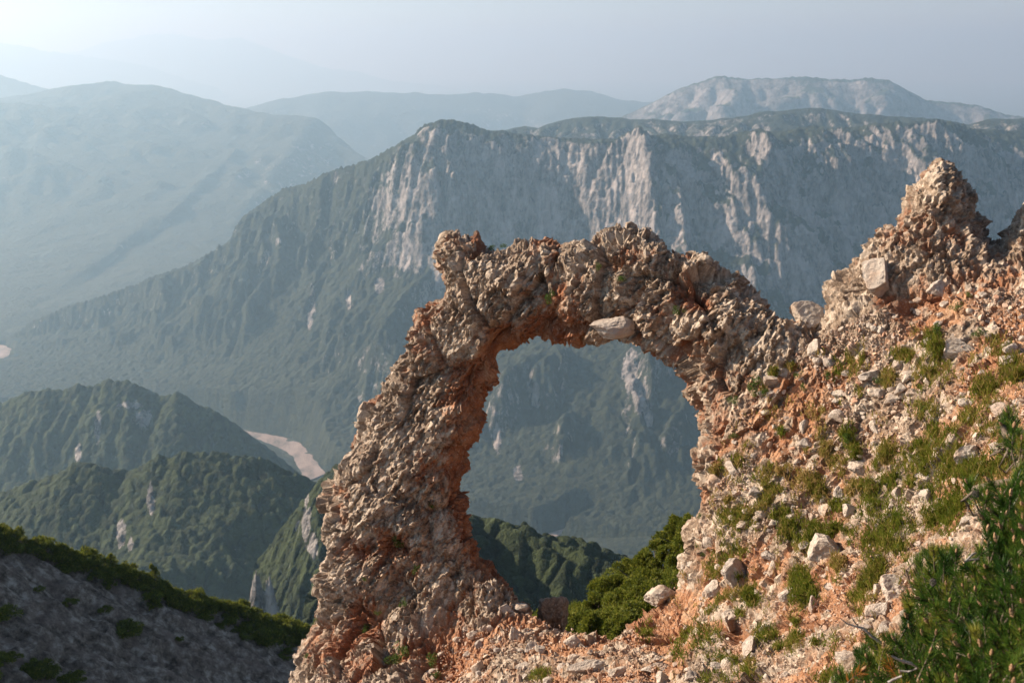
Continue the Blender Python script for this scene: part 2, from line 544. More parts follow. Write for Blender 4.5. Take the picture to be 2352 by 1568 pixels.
m_gravel_bed = tg.out(tg.ramp(tg.noise(tg.pos((1, .35, 1)), 0.018, 7, 0.65, .5), [(0.30, (0.07, 0.075, 0.05)), (0.38, (0.17, 0.14, 0.12)), (0.5, (0.27, 0.21, 0.185)), (0.7, (0.36, 0.29, 0.255))]))
flat_patch("riverbed", [(548, 984), (580, 992), (615, 997), (650, 1003), (690, 1018), (712, 1040), (728, 1062), (748, 1086), (735, 1092), (722, 1098), (705, 1104), (696, 1093), (686, 1072), (675, 1050), (648, 1031), (605, 1013), (574, 1000)], ZV + 8, m_gravel_bed, "pale pink dry gravel riverbed curving along the valley floor", "riverbed")
flat_patch("riverbed_bar", [(-60, 800), (-20, 792), (8, 792), (24, 800), (26, 812), (10, 822), (-30, 826), (-60, 820)], ZV + 8, m_gravel_bed, "pale gravel bar at the far end of the valley", "riverbed")
flat_patch("valley_road", [(1228, 1232), (1250, 1226), (1290, 1214), (1330, 1202), (1345, 1202), (1338, 1208), (1300, 1222), (1262, 1236), (1240, 1242)], ZV + 10, m_gravel_bed, "pale stony road on the valley floor seen through the arch", "road")
SPOTS = [(1447, 850, 22, 52), (1470, 915, 18, 45), (1490, 960, 10, 25), (885, 462, 40, 24), (935, 455, 18, 40), (718, 690, 7, 40), (712, 730, 6, 30), (870, 655, 12, 20), (800, 690, 7, 26), (612, 590, 6, 16), (770, 408, 8, 9), (640, 555, 8, 10), (1190, 1085, 10, 18), (1140, 1010, 10, 40),
         (1230, 905, 8, 26), (950, 390, 16, 40), (1115, 400, 30, 50), (1210, 430, 24, 60), (1580, 410, 26, 50), (1650, 390, 20, 50), (1690, 520, 24, 60)]
mx_, my_, _ = project(np.stack([X2, Y2, H2], -1))
def spots(rk, mx, my, S_):
    for cx, cy, a, b_ in S_:
        d_ = np.hypot((mx - cx) / a, (my - cy) / b_)
        rk = np.maximum(rk, 1.15 * (1 - sstep(.5, 1.3, d_ + .5 * fbm(np.stack([mx / 6, my / 18], -1), 3, 9))))
    return rk
rock = spots(rock, mx_, my_, SPOTS)
m_massif = mountain_material("massif_rock_and_forest", 26.0, G1)
terrain("mountain_massif", H2, -3700, 2350, c2, m_massif, rock, "grey cliffed mountain massif with wooded spurs across the valley", "mountain", crown=crn)

def hill(name, label, outline, depth, cell, margin, kf, kb, seed, amp, wave, mat, er=0, rock_at=(0.9, 1.6), rock_amt=1.0, roundness=0.0, floor=-1405.0, up=1, cat='mountain', tree=0, spot=(), k_right=None):
    h, x0, y0, D = ridge_hill(outline, depth, cell, margin, kf, kb, seed, amp, wave, floor, er, roundness, k_right)
    if up > 1:
        h = upsample(h, up); cell = cell / up
    nr, nc = h.shape
    Xh, Yh = np.meshgrid(x0 + np.arange(nc) * cell, y0 + np.arange(nr) * cell)
    q = np.stack([Xh, Yh], -1)
    s = slope_of(blur(h, 2), cell)
    h = h + fbm(q / (cell * 7), 4, seed + 2, 0.6) * cell * 0.7
    crn_ = None
    if tree:
        co_, crn_ = canopy(q, tree, seed + 60); crn_ = np.clip(crn_ * .6 + .4 * co_ + .1, 0, 1)
        h = h + co_ * tree * .8 * (1 - .75 * sstep(rock_at[0], rock_at[1], s))
    rk = sstep(rock_at[0], rock_at[1], s + 0.3 * fbm(q / (cell * 25), 4, seed + 40)) * rock_amt
    if spot:
        hx_, hy_, _ = project(np.stack([Xh, Yh, h], -1)); rk = spots(rk, hx_, hy_, spot)
    return terrain(name, h, x0, y0, cell, mat, rk, label, cat, crown=crn_), h, x0, y0, cell

m_far = mountain_material("far_mountain", 90.0, ((0.03, 0.04, 0.025), (0.07, 0.075, 0.05)))
m_white = mountain_material("pale_mountain", 70.0, ((0.03, 0.04, 0.025), (0.06, 0.07, 0.04)), ((0.06, 0.06, 0.062), (0.33, 0.32, 0.315)))
m_mid = mountain_material("wooded_hill", 14.0, ((0.006, 0.011, 0.005), (0.042, 0.056, 0.019)))
hill("hill_plateau", "wooded limestone hills rolling behind the cliff top", [(1120, 318), (1180, 300), (1205, 290), (1240, 310), (1280, 290), (1310, 275), (1360, 268), (1420, 270), (1500, 275), (1580, 278), (1640, 275), (1700, 268), (1760, 258), (1820, 252), (1880, 251),
      (1940, 258), (2000, 265), (2060, 268), (2120, 270), (2180, 280), (2220, 290), (2280, 275), (2352, 270), (2500, 275), (2900, 290)], [(1100, 6600), (2352, 5900)], 16, (250, 300, 1300, 700), 0.30, 0.5, 61, 70, 420, m_massif, 40000, (0.35, 0.8), 0.6, 60)
hill("mountain_left", "broad hazy mountain with a rounded summit beyond the valley", [(-700, 330), (-400, 290), (-100, 262), (60, 240), (130, 215), (200, 195), (245, 187), (280, 192), (340, 193), (400, 210), (450, 225), (520, 240), (600, 260), (680, 268), (715, 270), (745, 300), (780, 330),
      (820, 358), (900, 420), (1000, 480)], [(-700, 14500), (245, 14500), (715, 12500), (1000, 10800)], 50, (1500, 1500, 8000, 1500), 0.165, 0.45, 71, 95, 1300, m_far, 40000, (0.3, 0.7), 0.4, 150, k_right=.95)
hill("mountain_shoulder", "hazy dark shoulder at the left edge before the rounded mountain", [(-800, 380), (-400, 300), (-150, 250), (0, 235), (45, 237), (100, 260), (150, 285), (250, 330), (400, 400)], [(-800, 13000), (400, 11500)], 45, (600, 700, 6200, 900), 0.21, 0.5, 72, 70, 800, m_far, 30000, (0.5, 0.9), 0.4, 100)
hill("mountain_behind", "hazy slope between the shoulder and the rounded summit", [(-700, 120), (-300, 150), (0, 175), (60, 188), (130, 205), (200, 215), (300, 240)], [(-700, 19000), (300, 18000)], 70, (800, 1500, 3000, 1500), 0.40, 0.5, 73, 150, 1500, m_far)
hill("mountain_far", "faint pale ridge high at the far left", [(-900, 80), (-300, 85), (0, 98), (60, 108), (100, 115), (165, 122), (260, 135), (400, 170)], [(-900, 42000), (400, 40000)], 180, (800, 1500, 4000, 1500), 0.40, 0.5, 74, 200, 2200, m_far)
hill("mountain_farthest", "faintest long ridge fading into the sky", [(-200, 150), (100, 128), (200, 112), (250, 95), (330, 78), (400, 78), (480, 88), (550, 85), (600, 105), (660, 130), (720, 145), (800, 160), (900, 180), (1000, 195), (1100, 205), (1300, 222)], [(-200, 53000), (1300, 48000)], 240, (800, 1500, 6000, 1500), 0.35, 0.5, 75, 220, 3000, m_far)
hill("mountain_middle", "flat hazy tableland beyond the gorge", [(560, 270), (610, 240), (640, 228), (700, 215), (760, 210), (850, 212), (950, 215), (1100, 215), (1200, 222), (1260, 210), (1300, 205), (1350, 208), (1400, 225), (1480, 235), (1600, 240), (1800, 250)], [(560, 17500), (1200, 20000), (1800, 20000)], 80, (500, 1200, 5500, 1500), 0.38, 0.5, 76, 150, 1300, m_far, 0, (0.3, 0.7), 0.4, 150)
hill("mountain_white", "pale bare limestone massif on the right horizon", [(1380, 300), (1480, 245), (1520, 225), (1560, 205), (1600, 185), (1640, 175), (1665, 173), (1720, 180), (1780, 178), (1850, 172), (1900, 178), (1950, 183), (2000, 178), (2040, 182), (2080, 205),
      (2120, 228), (2180, 232), (2240, 240), (2300, 258), (2352, 268), (2500, 285), (2800, 300)], [(1380, 11500), (2352, 11000), (2800, 10500)], 32, (800, 600, 2200, 1200), 0.62, 0.5, 77, 360, 800, m_white, 12000, (0.35, 0.8), 1.0, 0)
H1_OUT = [(-420, 1010), (-200, 960), (-60, 945), (0, 930), (60, 905), (110, 895), (150, 900), (180, 885), (215, 890), (250, 873), (300, 880), (340, 900), (370, 915), (410, 905), (450, 930), (490, 945), (520, 965), (555, 990), (590, 1020), (620, 1050), (660, 1085), (700, 1120), (760, 1180)]
hill("hill_crag", "dark wooded hill with a jagged crest above the riverbed", H1_OUT, [(-420, 2500), (250, 2500), (560, 2450), (760, 2450)], 7.0, (200, 100, 620, 500), 0.95, 0.9, 81, 75, 260, m_mid, 8000, (1.6, 2.6), 0.6, 0, -1403, 2, 'hill', 13.0, [(225, 985, 9, 40), (300, 930, 30, 10), (330, 960, 20, 22), (180, 1040, 8, 25)])
H2_OUT = [(-420, 1230), (-150, 1180), (0, 1140), (60, 1115), (120, 1095), (180, 1065), (220, 1068), (250, 1080), (300, 1085), (340, 1065), (365, 1048), (385, 1056), (397, 1066), (420, 1040), (450, 1044), (500, 1045), (560, 1050), (610, 1060), (640, 1085), (680, 1090), (720, 1110),
          (740, 1130), (780, 1170), (900, 1260)]
hill("hill_wooded", "lower dark wooded hill with pale crags above the shaded slope", H2_OUT, [(-420, 1350), (420, 1350), (900, 1350)], 4.0, (100, 120, 560, 420), 0.66, 0.9, 83, 60, 260, m_mid, 0, (1.5, 2.3), 0.8, 0, -1402, 2, 'hill', 9.0, [(346, 1150, 10, 38), (278, 1225, 12, 42), (300, 1250, 8, 20)])
IN_OUT = [(860, 1560), (900, 1420), (950, 1290), (1000, 1205), (1085, 1195), (1130, 1205), (1200, 1220), (1260, 1250), (1330, 1275), (1390, 1300), (1450, 1335), (1600, 1400)]
hill("hill_forest", "near dark green forested spur seen low through the arch", IN_OUT, [(860, 420), (1085, 480), (1600, 430)], 1.6, (30, 60, 230, 120), 0.5, 0.6, 85, 12, 45, m_mid, 20000, (1.4, 2.0), 0.3, 0, -1401, 2, 'hill', 5.5)

hill("hill_outcrop", "dark wooded crag with a pale cut edge beside the arch's left pillar", [(688, 1440), (692, 1350), (697, 1270), (701, 1235), (705, 1190), (715, 1150), (735, 1105), (770, 1072), (810, 1062), (860, 1085), (900, 1140)], [(680, 880), (900, 860)], 1.6, (30, 40, 160, 60), 1.25, 1.6, 87, 8, 40, m_mid, 4000, (2.0, 3.2), .8, 0, -1400, 2, 'hill', 6.0, [(703, 1205, 11, 62), (718, 1250, 12, 34)])
hill("hill_spires", "pale twin rock spires rising out of the wooded slope", [(560, 1405), (572, 1372), (580, 1330), (588, 1306), (594, 1312), (599, 1345), (606, 1352), (612, 1328), (619, 1316), (626, 1340), (634, 1378), (650, 1410)], [(560, 780), (650, 780)], .8, (8, 8, 40, 20), 6.5, 6.5, 88, 5, 9, m_mid, 0, (.9, 1.4), 1.0, 0, -1400, 2, 'hill')
# ground that reaches the horizon below it all
tgd = NT("valley_ground")
m_ground = tgd.out(tgd.ramp(tgd.noise(tgd.pos(), 0.004, 6, 0.6), [(0.35, (0.03, 0.042, 0.02)), (0.7, (0.07, 0.075, 0.04))]))
gv, gf = [], []
n = 24
for r_ in (0, 3000, 9000, 20000, 71000):
    for k in range(n):
        a = 2 * math.pi * k / n
        gv.append((r_ * math.cos(a), r_ * math.sin(a), ZV - 12))
for i in range(4):
    for k in range(n):
        gf.append((i * n + k, (i + 1) * n + k, (i + 1) * n + (k + 1) % n, i * n + (k + 1) % n))
tag(link(bpy.data.objects.new("ground", mesh("ground", np.array(gv), np.array(gf), [m_ground]))), "low wooded land reaching to the horizon", "ground", None, "structure")

# the air: one closed box of even haze
hz_m = bpy.data.materials.new("haze_air"); hz_m.use_nodes = True
ht = hz_m.node_tree; ht.nodes.remove(ht.nodes["Principled BSDF"])
pv = ht.nodes.new("ShaderNodeVolumePrincipled")
pv.inputs["Color"].default_value = (0.325, 0.49, 0.625, 1)      # scatters blue first: near air is blue, deep air pale
pv.inputs["Absorption Color"].default_value = (0.393, 0.265, 0.338, 1)
pv.inputs["Density"].default_value = 1.02e-4
pv.inputs["Anisotropy"].default_value = 0.46
ht.links.new(pv.outputs[0], ht.nodes["Material Output"].inputs["Volume"])
b = 72000.0; zl, zh = ZV - 14, 1150.0
hv = [(x, y, z) for z in (zl, zh) for x, y in ((-b, -b), (b, -b), (b, b), (-b, b))]
hfc = [(3, 2, 1, 0), (4, 5, 6, 7), (0, 1, 5, 4), (1, 2, 6, 5), (2, 3, 7, 6), (3, 0, 4, 7)]
tag(link(bpy.data.objects.new("haze", mesh("haze", np.array(hv), np.array(hfc), [hz_m], False))), "thin blue haze filling the air over the valley", "haze", None, "stuff")
# ------------------------------------------------------------------ the near ridge: rock arch, pinnacle and scree slope
def q2(a): return [(1176 + .5 * x, .5 * y) for x, y in a]
def q3(a): return [(.5 * x, 784 + .5 * y) for x, y in a]
def q4(a): return [(1176 + .5 * x, 784 + .5 * y) for x, y in a]
def q5(a): return [(631.6 + .29297 * x, 488.1 + .29297 * y) for x, y in a]
def q6(a): return [(1263.3 + .29297 * x, 488.1 + .29297 * y) for x, y in a]
def q7(a): return [(918.8 + .21973 * x, 1240.3 + .21973 * y) for x, y in a]
def q8(a): return [(1435.6 + .20911 * x, 1240.3 + .20911 * y) for x, y in a]

OUTER = ([(600, 2320), (625, 2000), (645, 1720)] +
  q3([(1340, 1568), (1365, 1480), (1390, 1400), (1420, 1350), (1440, 1290), (1455, 1220), (1455, 1180), (1430, 1155), (1470, 1120), (1490, 1080), (1505, 1030), (1500, 960), (1485, 900), (1500, 840),
      (1525, 780), (1510, 740), (1515, 700), (1510, 650), (1550, 600), (1570, 560), (1600, 490), (1640, 440), (1670, 400), (1680, 340), (1700, 310), (1730, 270), (1760, 220), (1770, 180), (1800, 100), (1835, 40)]) +
  q5([(780, 1490), (845, 1400), (865, 1290), (905, 1200), (945, 1130), (975, 1060), (990, 950), (1050, 860), (1060, 740), (1110, 705), (1160, 710), (1210, 635), (1235, 665), (1290, 630), (1300, 590),
      (1285, 530), (1262, 440), (1275, 400), (1295, 380), (1300, 300), (1310, 230), (1310, 190), (1355, 155), (1400, 160), (1440, 150), (1490, 148), (1540, 140), (1580, 138), (1610, 170), (1645, 210), (1650, 265),
      (1720, 285), (1780, 285), (1840, 265), (1890, 248), (1950, 260), (2000, 268), (2080, 255), (2140, 260), (2190, 295), (2215, 350)]) +
  q6([(70, 370), (130, 330), (250, 270), (300, 230), (340, 180), (370, 195), (420, 165), (500, 145), (560, 138), (610, 140), (655, 190), (690, 205), (740, 198), (800, 215), (870, 240), (905, 285), (915, 325),
      (960, 345), (990, 330), (1020, 370), (1060, 355), (1095, 338), (1130, 360), (1180, 355), (1225, 380), (1240, 420), (1290, 460), (1340, 470), (1400, 465), (1470, 462), (1500, 490), (1515, 540), (1515, 610),
      (1580, 625), (1640, 665), (1690, 720), (1740, 770), (1800, 810), (1840, 830), (1890, 835), (1950, 880), (2050, 890)]) +
  q2([(1425, 1410), (1480, 1330), (1530, 1250), (1570, 1200), (1620, 1130), (1670, 1080), (1680, 1060), (1720, 1030), (1760, 1040), (1770, 1000), (1800, 960), (1815, 920), (1830, 870), (1860, 860), (1880, 830),
      (1890, 790), (1940, 755), (1975, 733), (2010, 760), (2040, 800), (2070, 830), (2090, 870), (2130, 910), (2110, 960), (2150, 1000), (2180, 1070), (2200, 1110), (2250, 1125), (2260, 1090), (2300, 1030),
      (2330, 990), (2365, 950)]) + [(2400, 470), (2500, 520), (2700, 560), (3000, 600), (3350, 640), (3350, 2320)])
HOLE = (q5([(2352, 1010), (2270, 1015), (2230, 1045), (2130, 1065), (2060, 1070), (1990, 1100), (1930, 1125), (1870, 1145), (1800, 1160), (1780, 1190), (1775, 1240), (1755, 1290), (1710, 1340), (1670, 1355),
            (1660, 1410), (1645, 1470), (1620, 1530)]) +
        q3([(2320, 90), (2300, 130), (2270, 180), (2240, 200), (2245, 240), (2220, 290), (2200, 330), (2180, 350), (2185, 400), (2175, 470), (2150, 490), (2150, 560), (2140, 610), (2135, 680), (2150, 760), (2160, 830),
            (2165, 900), (2200, 960), (2230, 1000), (2280, 1060)]) +
        q7([(1100, 400), (1140, 470), (1200, 540), (1240, 620), (1260, 655), (1320, 690), (1360, 760), (1470, 830), (1560, 960), (1640, 975), (1755, 960), (1850, 1010), (1900, 990), (2000, 990), (2100, 1000), (2150, 1040), (2200, 1050), (2240, 1000),
            (2300, 960)]) +
        q8([(60, 890), (130, 870), (190, 850), (250, 790), (330, 720), (430, 640), (500, 560), (560, 550), (570, 480), (590, 400), (610, 330), (600, 250), (650, 180), (690, 140), (650, 90), (635, 0)]) +
        q4([(785, 900), (800, 830), (865, 770), (870, 700), (865, 650), (885, 600), (860, 530), (890, 480), (910, 440), (890, 370), (885, 320), (850, 260), (830, 200)]) +
        q6([(1050, 1240), (1030, 1190), (1010, 1160), (980, 1160), (930, 1145), (880, 1110), (830, 1100), (770, 1070), (700, 1040), (630, 1020), (570, 990), (510, 975), (460, 985), (420, 1000), (340, 995), (300, 975),
            (250, 980), (220, 1010), (160, 1015), (90, 1015)]))
CTRL = [(720, 1300, 16.9), (700, 1560, 16.1), (900, 1000, 17.1), (1000, 1250, 16.6), (1050, 560, 17.2), (1300, 620, 16.2), (1500, 640, 15.3), (1700, 750, 14.5), (1620, 1000, 14.1), (1180, 1400, 15.5),
        (1250, 1480, 14.5), (1100, 1560, 13.9), (1400, 1560, 12.0), (1560, 1450, 12.8), (1600, 1330, 13.4), (1700, 1200, 13.2), (1900, 1000, 12.9), (1850, 760, 14.2), (1700, 1560, 10.3), (1900, 1400, 10.4),
        (2100, 1200, 10.6), (2352, 1000, 10.0), (2352, 1250, 7.8), (2100, 1450, 8.2), (2352, 1568, 5.6), (2000, 1568, 7.8), (2200, 800, 12.3), (2352, 700, 12.4), (2150, 500, 13.8), (2165, 380, 13.9), (2352, 540, 13.4),
        (620, 2200, 9.5), (1176, 2200, 6.5), (1800, 2200, 4.4), (2600, 2200, 2.7), (3300, 2200, 2.2), (3300, 1000, 5.0), (3300, 600, 8.0), (1176, 1800, 9.6), (700, 1800, 13.0), (2800, 700, 10.5)]
CT = np.array(CTRL, float)

def tps_fit(c):
    n = len(c); d = np.hypot(c[:, None, 0] - c[None, :, 0], c[:, None, 1] - c[None, :, 1]) / 1000
    K = np.where(d > 0, d * d * np.log(d + 1e-12), 0) + np.eye(n) * 1e-3
    P = np.stack([np.ones(n), c[:, 0] / 1000, c[:, 1] / 1000], -1)
    A = np.block([[K, P], [P.T, np.zeros((3, 3))]])
    return np.linalg.solve(A, np.concatenate([np.log(c[:, 2]), np.zeros(3)]))
TW = tps_fit(CT)
def depth0(px, py):
    r = TW[-3] + TW[-2] * px / 1000 + TW[-1] * py / 1000
    for (cx, cy, _), w in zip(CT, TW[:-3]):
        d = np.hypot(px - cx, py - cy) / 1000
        r = r + w * np.where(d > 0, d * d * np.log(d + 1e-12), 0)
    return np.exp(r)

# ---- base body: an inflated slab with the traced outline, real thickness behind
ST = 4.0
gx, gy = np.meshgrid(np.arange(596, 3356, ST), np.arange(356, 2324, ST))
ins = inside(gx, gy, OUTER) & ~inside(gx, gy, HOLE)
idx = np.full(gx.shape, -1); idx[ins] = np.arange(ins.sum())
bx, by = gx[ins], gy[ins]
D0 = depth0(bx, by)
eo = seg_dist(bx, by, OUTER); eh = seg_dist(bx, by, HOLE)
e = np.minimum(eo, eh) * D0 / FOC
rr = 0.55
u = 1 - np.minimum(e / rr, 1)
rnd = 1 - np.sqrt(np.maximum(1 - u * u, 0))
ground_w = sstep(1500, 1900, bx) * sstep(700, 1000, by) + sstep(1380, 1500, by)
T = 1.5 + 2.0 * np.clip(ground_w, 0, 1)
cfr = 0.55
FRONT = D0 + cfr * rnd
BACK = D0 + T - (T - cfr) * rnd
Vf = pt(bx, by, FRONT); Vb = pt(bx, by, BACK)
N0 = len(bx)
a_, b_, c_, d_ = idx[:-1, :-1], idx[:-1, 1:], idx[1:, 1:], idx[1:, :-1]
ok = (a_ >= 0) & (b_ >= 0) & (c_ >= 0) & (d_ >= 0)
Q = np.stack([a_[ok], d_[ok], c_[ok], b_[ok]], -1)
E = np.concatenate([Q[:, [0, 1]], Q[:, [1, 2]], Q[:, [2, 3]], Q[:, [3, 0]]])
key = E[:, 0].astype(np.int64) * N0 + E[:, 1]; rkey = E[:, 1].astype(np.int64) * N0 + E[:, 0]
border = E[~np.isin(key, rkey)]
side = np.stack([border[:, 1], border[:, 0], border[:, 0] + N0, border[:, 1] + N0], -1)
me0 = mesh("ridge_base", np.concatenate([Vf, Vb]), np.concatenate([Q, Q[:, ::-1] + N0, side]), smooth=False)
tmp = link(bpy.data.objects.new("ridge_base", me0))
rm = tmp.modifiers.new("remesh", 'REMESH'); rm.mode = 'VOXEL'; rm.voxel_size = 0.025
dg = bpy.context.evaluated_depsgraph_get()
me1 = bpy.data.meshes.new_from_object(tmp.evaluated_get(dg))
bpy.data.objects.remove(tmp); bpy.data.meshes.remove(me0)
BV = np.empty(len(me1.vertices) * 3, np.float32); me1.vertices.foreach_get("co", BV); BV = BV.reshape(-1, 3)
BF = np.empty(len(me1.loops), np.int32); me1.loops.foreach_get("vertex_index", BF)
BF = BF.reshape(-1, 4)
bpy.data.meshes.remove(me1)

def vert_normals(V, F):
    n = np.cross(V[F[:, 2]] - V[F[:, 0]], V[F[:, -1]] - V[F[:, 1]])
    out = np.zeros_like(V)
    for k in range(F.shape[1]):
        for c in range(3):
            out[:, c] += np.bincount(F[:, k], weights=n[:, c], minlength=len(V))
    return out / (np.linalg.norm(out, axis=1, keepdims=True) + 1e-12)

def rnd_of(hid, k):
    return hf(hid & 0xFFFF, hid >> 16, np.full(len(hid), k))

def breccia(p, size, seed, tilt=0.7, cr=0.35):
    """angular fragments: every cell is a tilted facet at its own height; returns height (about -.5 to .5 of the size), crack, cell random"""
    b1, gap, off, hid = voronoi(p / size, seed)
    r = np.stack([rnd_of(hid, k) for k in (1, 2, 3)], -1) * 2 - 1
    hgt = (rnd_of(hid, 4) - 0.5) * 0.38 + 1.25 * tilt * (off * r).sum(1)
    crack = 1 - sstep(0.0, 0.22, gap)
    return hgt - cr * crack, crack, rnd_of(hid, 5)

# ---- rough it
BN = vert_normals(BV, BF)
px, py, _ = project(BV)
eh_v = seg_dist(px, py, HOLE)
GROUND = [(1000, 1490), (1120, 1440), (1230, 1405), (1330, 1445), (1430, 1470), (1500, 1395), (1590, 1250), (1640, 1080), (1720, 930), (1800, 820), (1870, 790), (1960, 800), (2060, 760), (2130, 690), (2352, 660), (3400, 640), (3400, 2400), (900, 2400), (960, 1600)]
gm = np.where(inside(px, py, GROUND), 1.0, -1.0) * seg_dist(px, py, GROUND)
ground = sstep(-70, 50, gm + 35 * fbm(BV / 0.5, 3, 7))            # 1 on the loose slope, 0 on solid rock
p = BV
w = np.stack([fbm(p / 0.5 + 11, 3, 1), fbm(p / 0.5 + 37, 3, 2), fbm(p / 0.5 + 71, 3, 3)], -1) * 0.045
big = fbm(p / 1.1, 4, 41, 0.55)
h0, k0, r0_ = breccia(p + w * 1.5, 0.95, 50, .75, .30)
qa_ = np.stack([p[:, 0] * .80 - p[:, 2] * .60, p[:, 1], p[:, 0] * .60 + p[:, 2] * .80], -1) * np.array([1.45, 1.0, .72])   # fragments are slabs, not balls
qb_ = np.stack([p[:, 0] * .5 + p[:, 2] * .87, p[:, 1], -p[:, 0] * .87 + p[:, 2] * .5], -1) * np.array([.75, 1.0, 1.4])
h1, k1, r1 = breccia(qa_ + w, 0.50, 51, .9, .15)
h2, k2, r2 = breccia(qb_ + w * .5, 0.24, 52, .95, .05)
h3, k3, r3 = breccia(qa_ + w * .3, 0.13, 53, 1.1, .05)
h4, k4, r4 = breccia(qb_, 0.07, 54, 1.1, .05)
fine = fbm(p / 0.09, 2, 42, 0.6)
ax_ = np.stack([p[:, 0] * .80 - p[:, 2] * .60, p[:, 1], p[:, 0] * .60 + p[:, 2] * .80], -1)   # bedding that slants down to the left
crag = fbm(ax_ / np.array([0.34, 0.6, 1.25]) + w * 2, 4, 43, 0.55, True)
ledge = fbm(np.stack([p[:, 0] / 1.6 + w[:, 0], p[:, 1] / 1.6, p[:, 2] / .42 + p[:, 0] * .5], -1), 3, 44, 0.5)
solid = 1 - ground
patchy = sstep(-.25, .3, fbm(p / 0.8, 3, 66))                     # where the rock is built of larger fragments
pinw = sstep(1950, 2060, px) * (1 - sstep(620, 720, py))
solid_big = solid * (1 - .85 * pinw)
gritty = sstep(-.25, .25, fbm(p / 0.55, 3, 67))                      # rough fragments here, smoother broken faces there
disp = solid_big * (0.075 * (crag - .2) + 0.09 * ledge + 0.20 * h0) + solid * (0.08 * big + 0.075 * h1 + 0.050 * h2 * patchy + 0.050 * h3 * (.25 + .75 * gritty) + 0.048 * h4 * (.6 + .4 * gritty) + 0.012 * fine) \
     + ground * (0.10 * big + 0.07 * h1 + 0.055 * h2 * (.3 + .7 * patchy) + 0.040 * h3 + 0.022 * h4 + 0.006 * fine)
PITS = [(1160, 800, 45, .28), (1590, 665, 28, .30), (2085, 705, 26, .22), (2030, 690, 18, .15), (900, 1245, 24, .18), (1010, 1475, 70, .45), (1150, 770, 18, .25), (835, 1420, 40, .25), (1680, 1440, 22, .35), (1500, 1430, 40, .12), (1090, 870, 40, .2), (1540, 1425, 45, .15), (1240, 775, 50, .18), (1570, 800, 12, .25)]
for cx, cy, r_, dp in PITS:
    disp -= dp * np.exp(-((px - cx) ** 2 + (py - cy) ** 2) / (r_ * r_)) * (BN[:, 1] < 0.4)
BV = (BV + BN * disp[:, None]).astype(np.float32)
# iron staining: hollows, the lee side of the left pillar and the underside of the span are red ochre
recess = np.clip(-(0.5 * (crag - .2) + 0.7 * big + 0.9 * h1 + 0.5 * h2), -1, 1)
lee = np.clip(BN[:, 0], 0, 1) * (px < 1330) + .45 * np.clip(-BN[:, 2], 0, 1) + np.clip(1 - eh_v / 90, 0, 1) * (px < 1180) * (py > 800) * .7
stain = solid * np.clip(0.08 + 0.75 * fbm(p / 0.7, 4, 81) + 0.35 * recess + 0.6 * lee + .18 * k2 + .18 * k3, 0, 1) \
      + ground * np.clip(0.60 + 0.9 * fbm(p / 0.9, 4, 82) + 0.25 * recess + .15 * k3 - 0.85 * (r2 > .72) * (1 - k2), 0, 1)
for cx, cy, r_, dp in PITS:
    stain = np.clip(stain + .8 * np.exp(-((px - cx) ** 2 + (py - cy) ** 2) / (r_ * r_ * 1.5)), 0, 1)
frag = np.clip(.5 + ((0.25 * r2 + 0.30 * r3 + 0.45 * r4) - .5) * 1.25, 0, 1)
chalk = sstep(.55, .9, r1 * .4 + r3 * .6) 

t = NT("breccia_rock")
P_ = t.pos()
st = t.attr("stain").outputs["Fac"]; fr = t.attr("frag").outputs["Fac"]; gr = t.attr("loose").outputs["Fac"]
n1 = t.noise(P_, 22, 6, 0.7); n2 = t.noise(P_, 70, 4, 0.7); n3 = t.noise(P_, 3.2, 5, 0.6)
stone = t.ramp(fr, [(0.22, (0.11, 0.070, 0.044)), (0.5, (0.31, 0.216, 0.148)), (0.76, (0.72, 0.60, 0.48))])
stone = t.mix(0.55, stone, t.ramp(n1, [(0.3, (0.08, 0.050, 0.032)), (0.52, (0.31, 0.216, 0.148)), (0.70, (0.70, 0.585, 0.465))]))
soil_r = t.ramp(n3, [(0.32, (0.22, 0.065, 0.024)), (0.55, (0.33, 0.13, 0.055)), (0.72, (0.46, 0.25, 0.14))])
soil_g = t.ramp(n3, [(0.32, (0.28, 0.105, 0.042)), (0.55, (0.42, 0.205, 0.100)), (0.72, (0.52, 0.325, 0.195))])
soil = t.mix(gr, soil_r, soil_g)
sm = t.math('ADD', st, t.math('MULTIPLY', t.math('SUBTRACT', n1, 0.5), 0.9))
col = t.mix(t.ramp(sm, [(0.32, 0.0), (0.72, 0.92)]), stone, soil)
lich = t.ramp(t.noise(P_, 38, 5, 0.75), [(0.57, 0.0), (0.65, 1.0)])
col = t.mix(t.math('MULTIPLY', lich, 0.55), col, (0.62, 0.55, 0.46))
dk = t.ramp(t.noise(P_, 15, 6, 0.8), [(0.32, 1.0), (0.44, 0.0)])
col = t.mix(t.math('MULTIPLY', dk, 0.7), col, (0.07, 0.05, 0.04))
t.bump(t.math('ADD', n1, t.math('MULTIPLY', n2, 0.7)), 1.0, 0.03)
m_rock = t.out(col, 0.85)
m_rock.node_tree.nodes["Principled BSDF"].inputs["Specular IOR Level"].default_value = 0.35

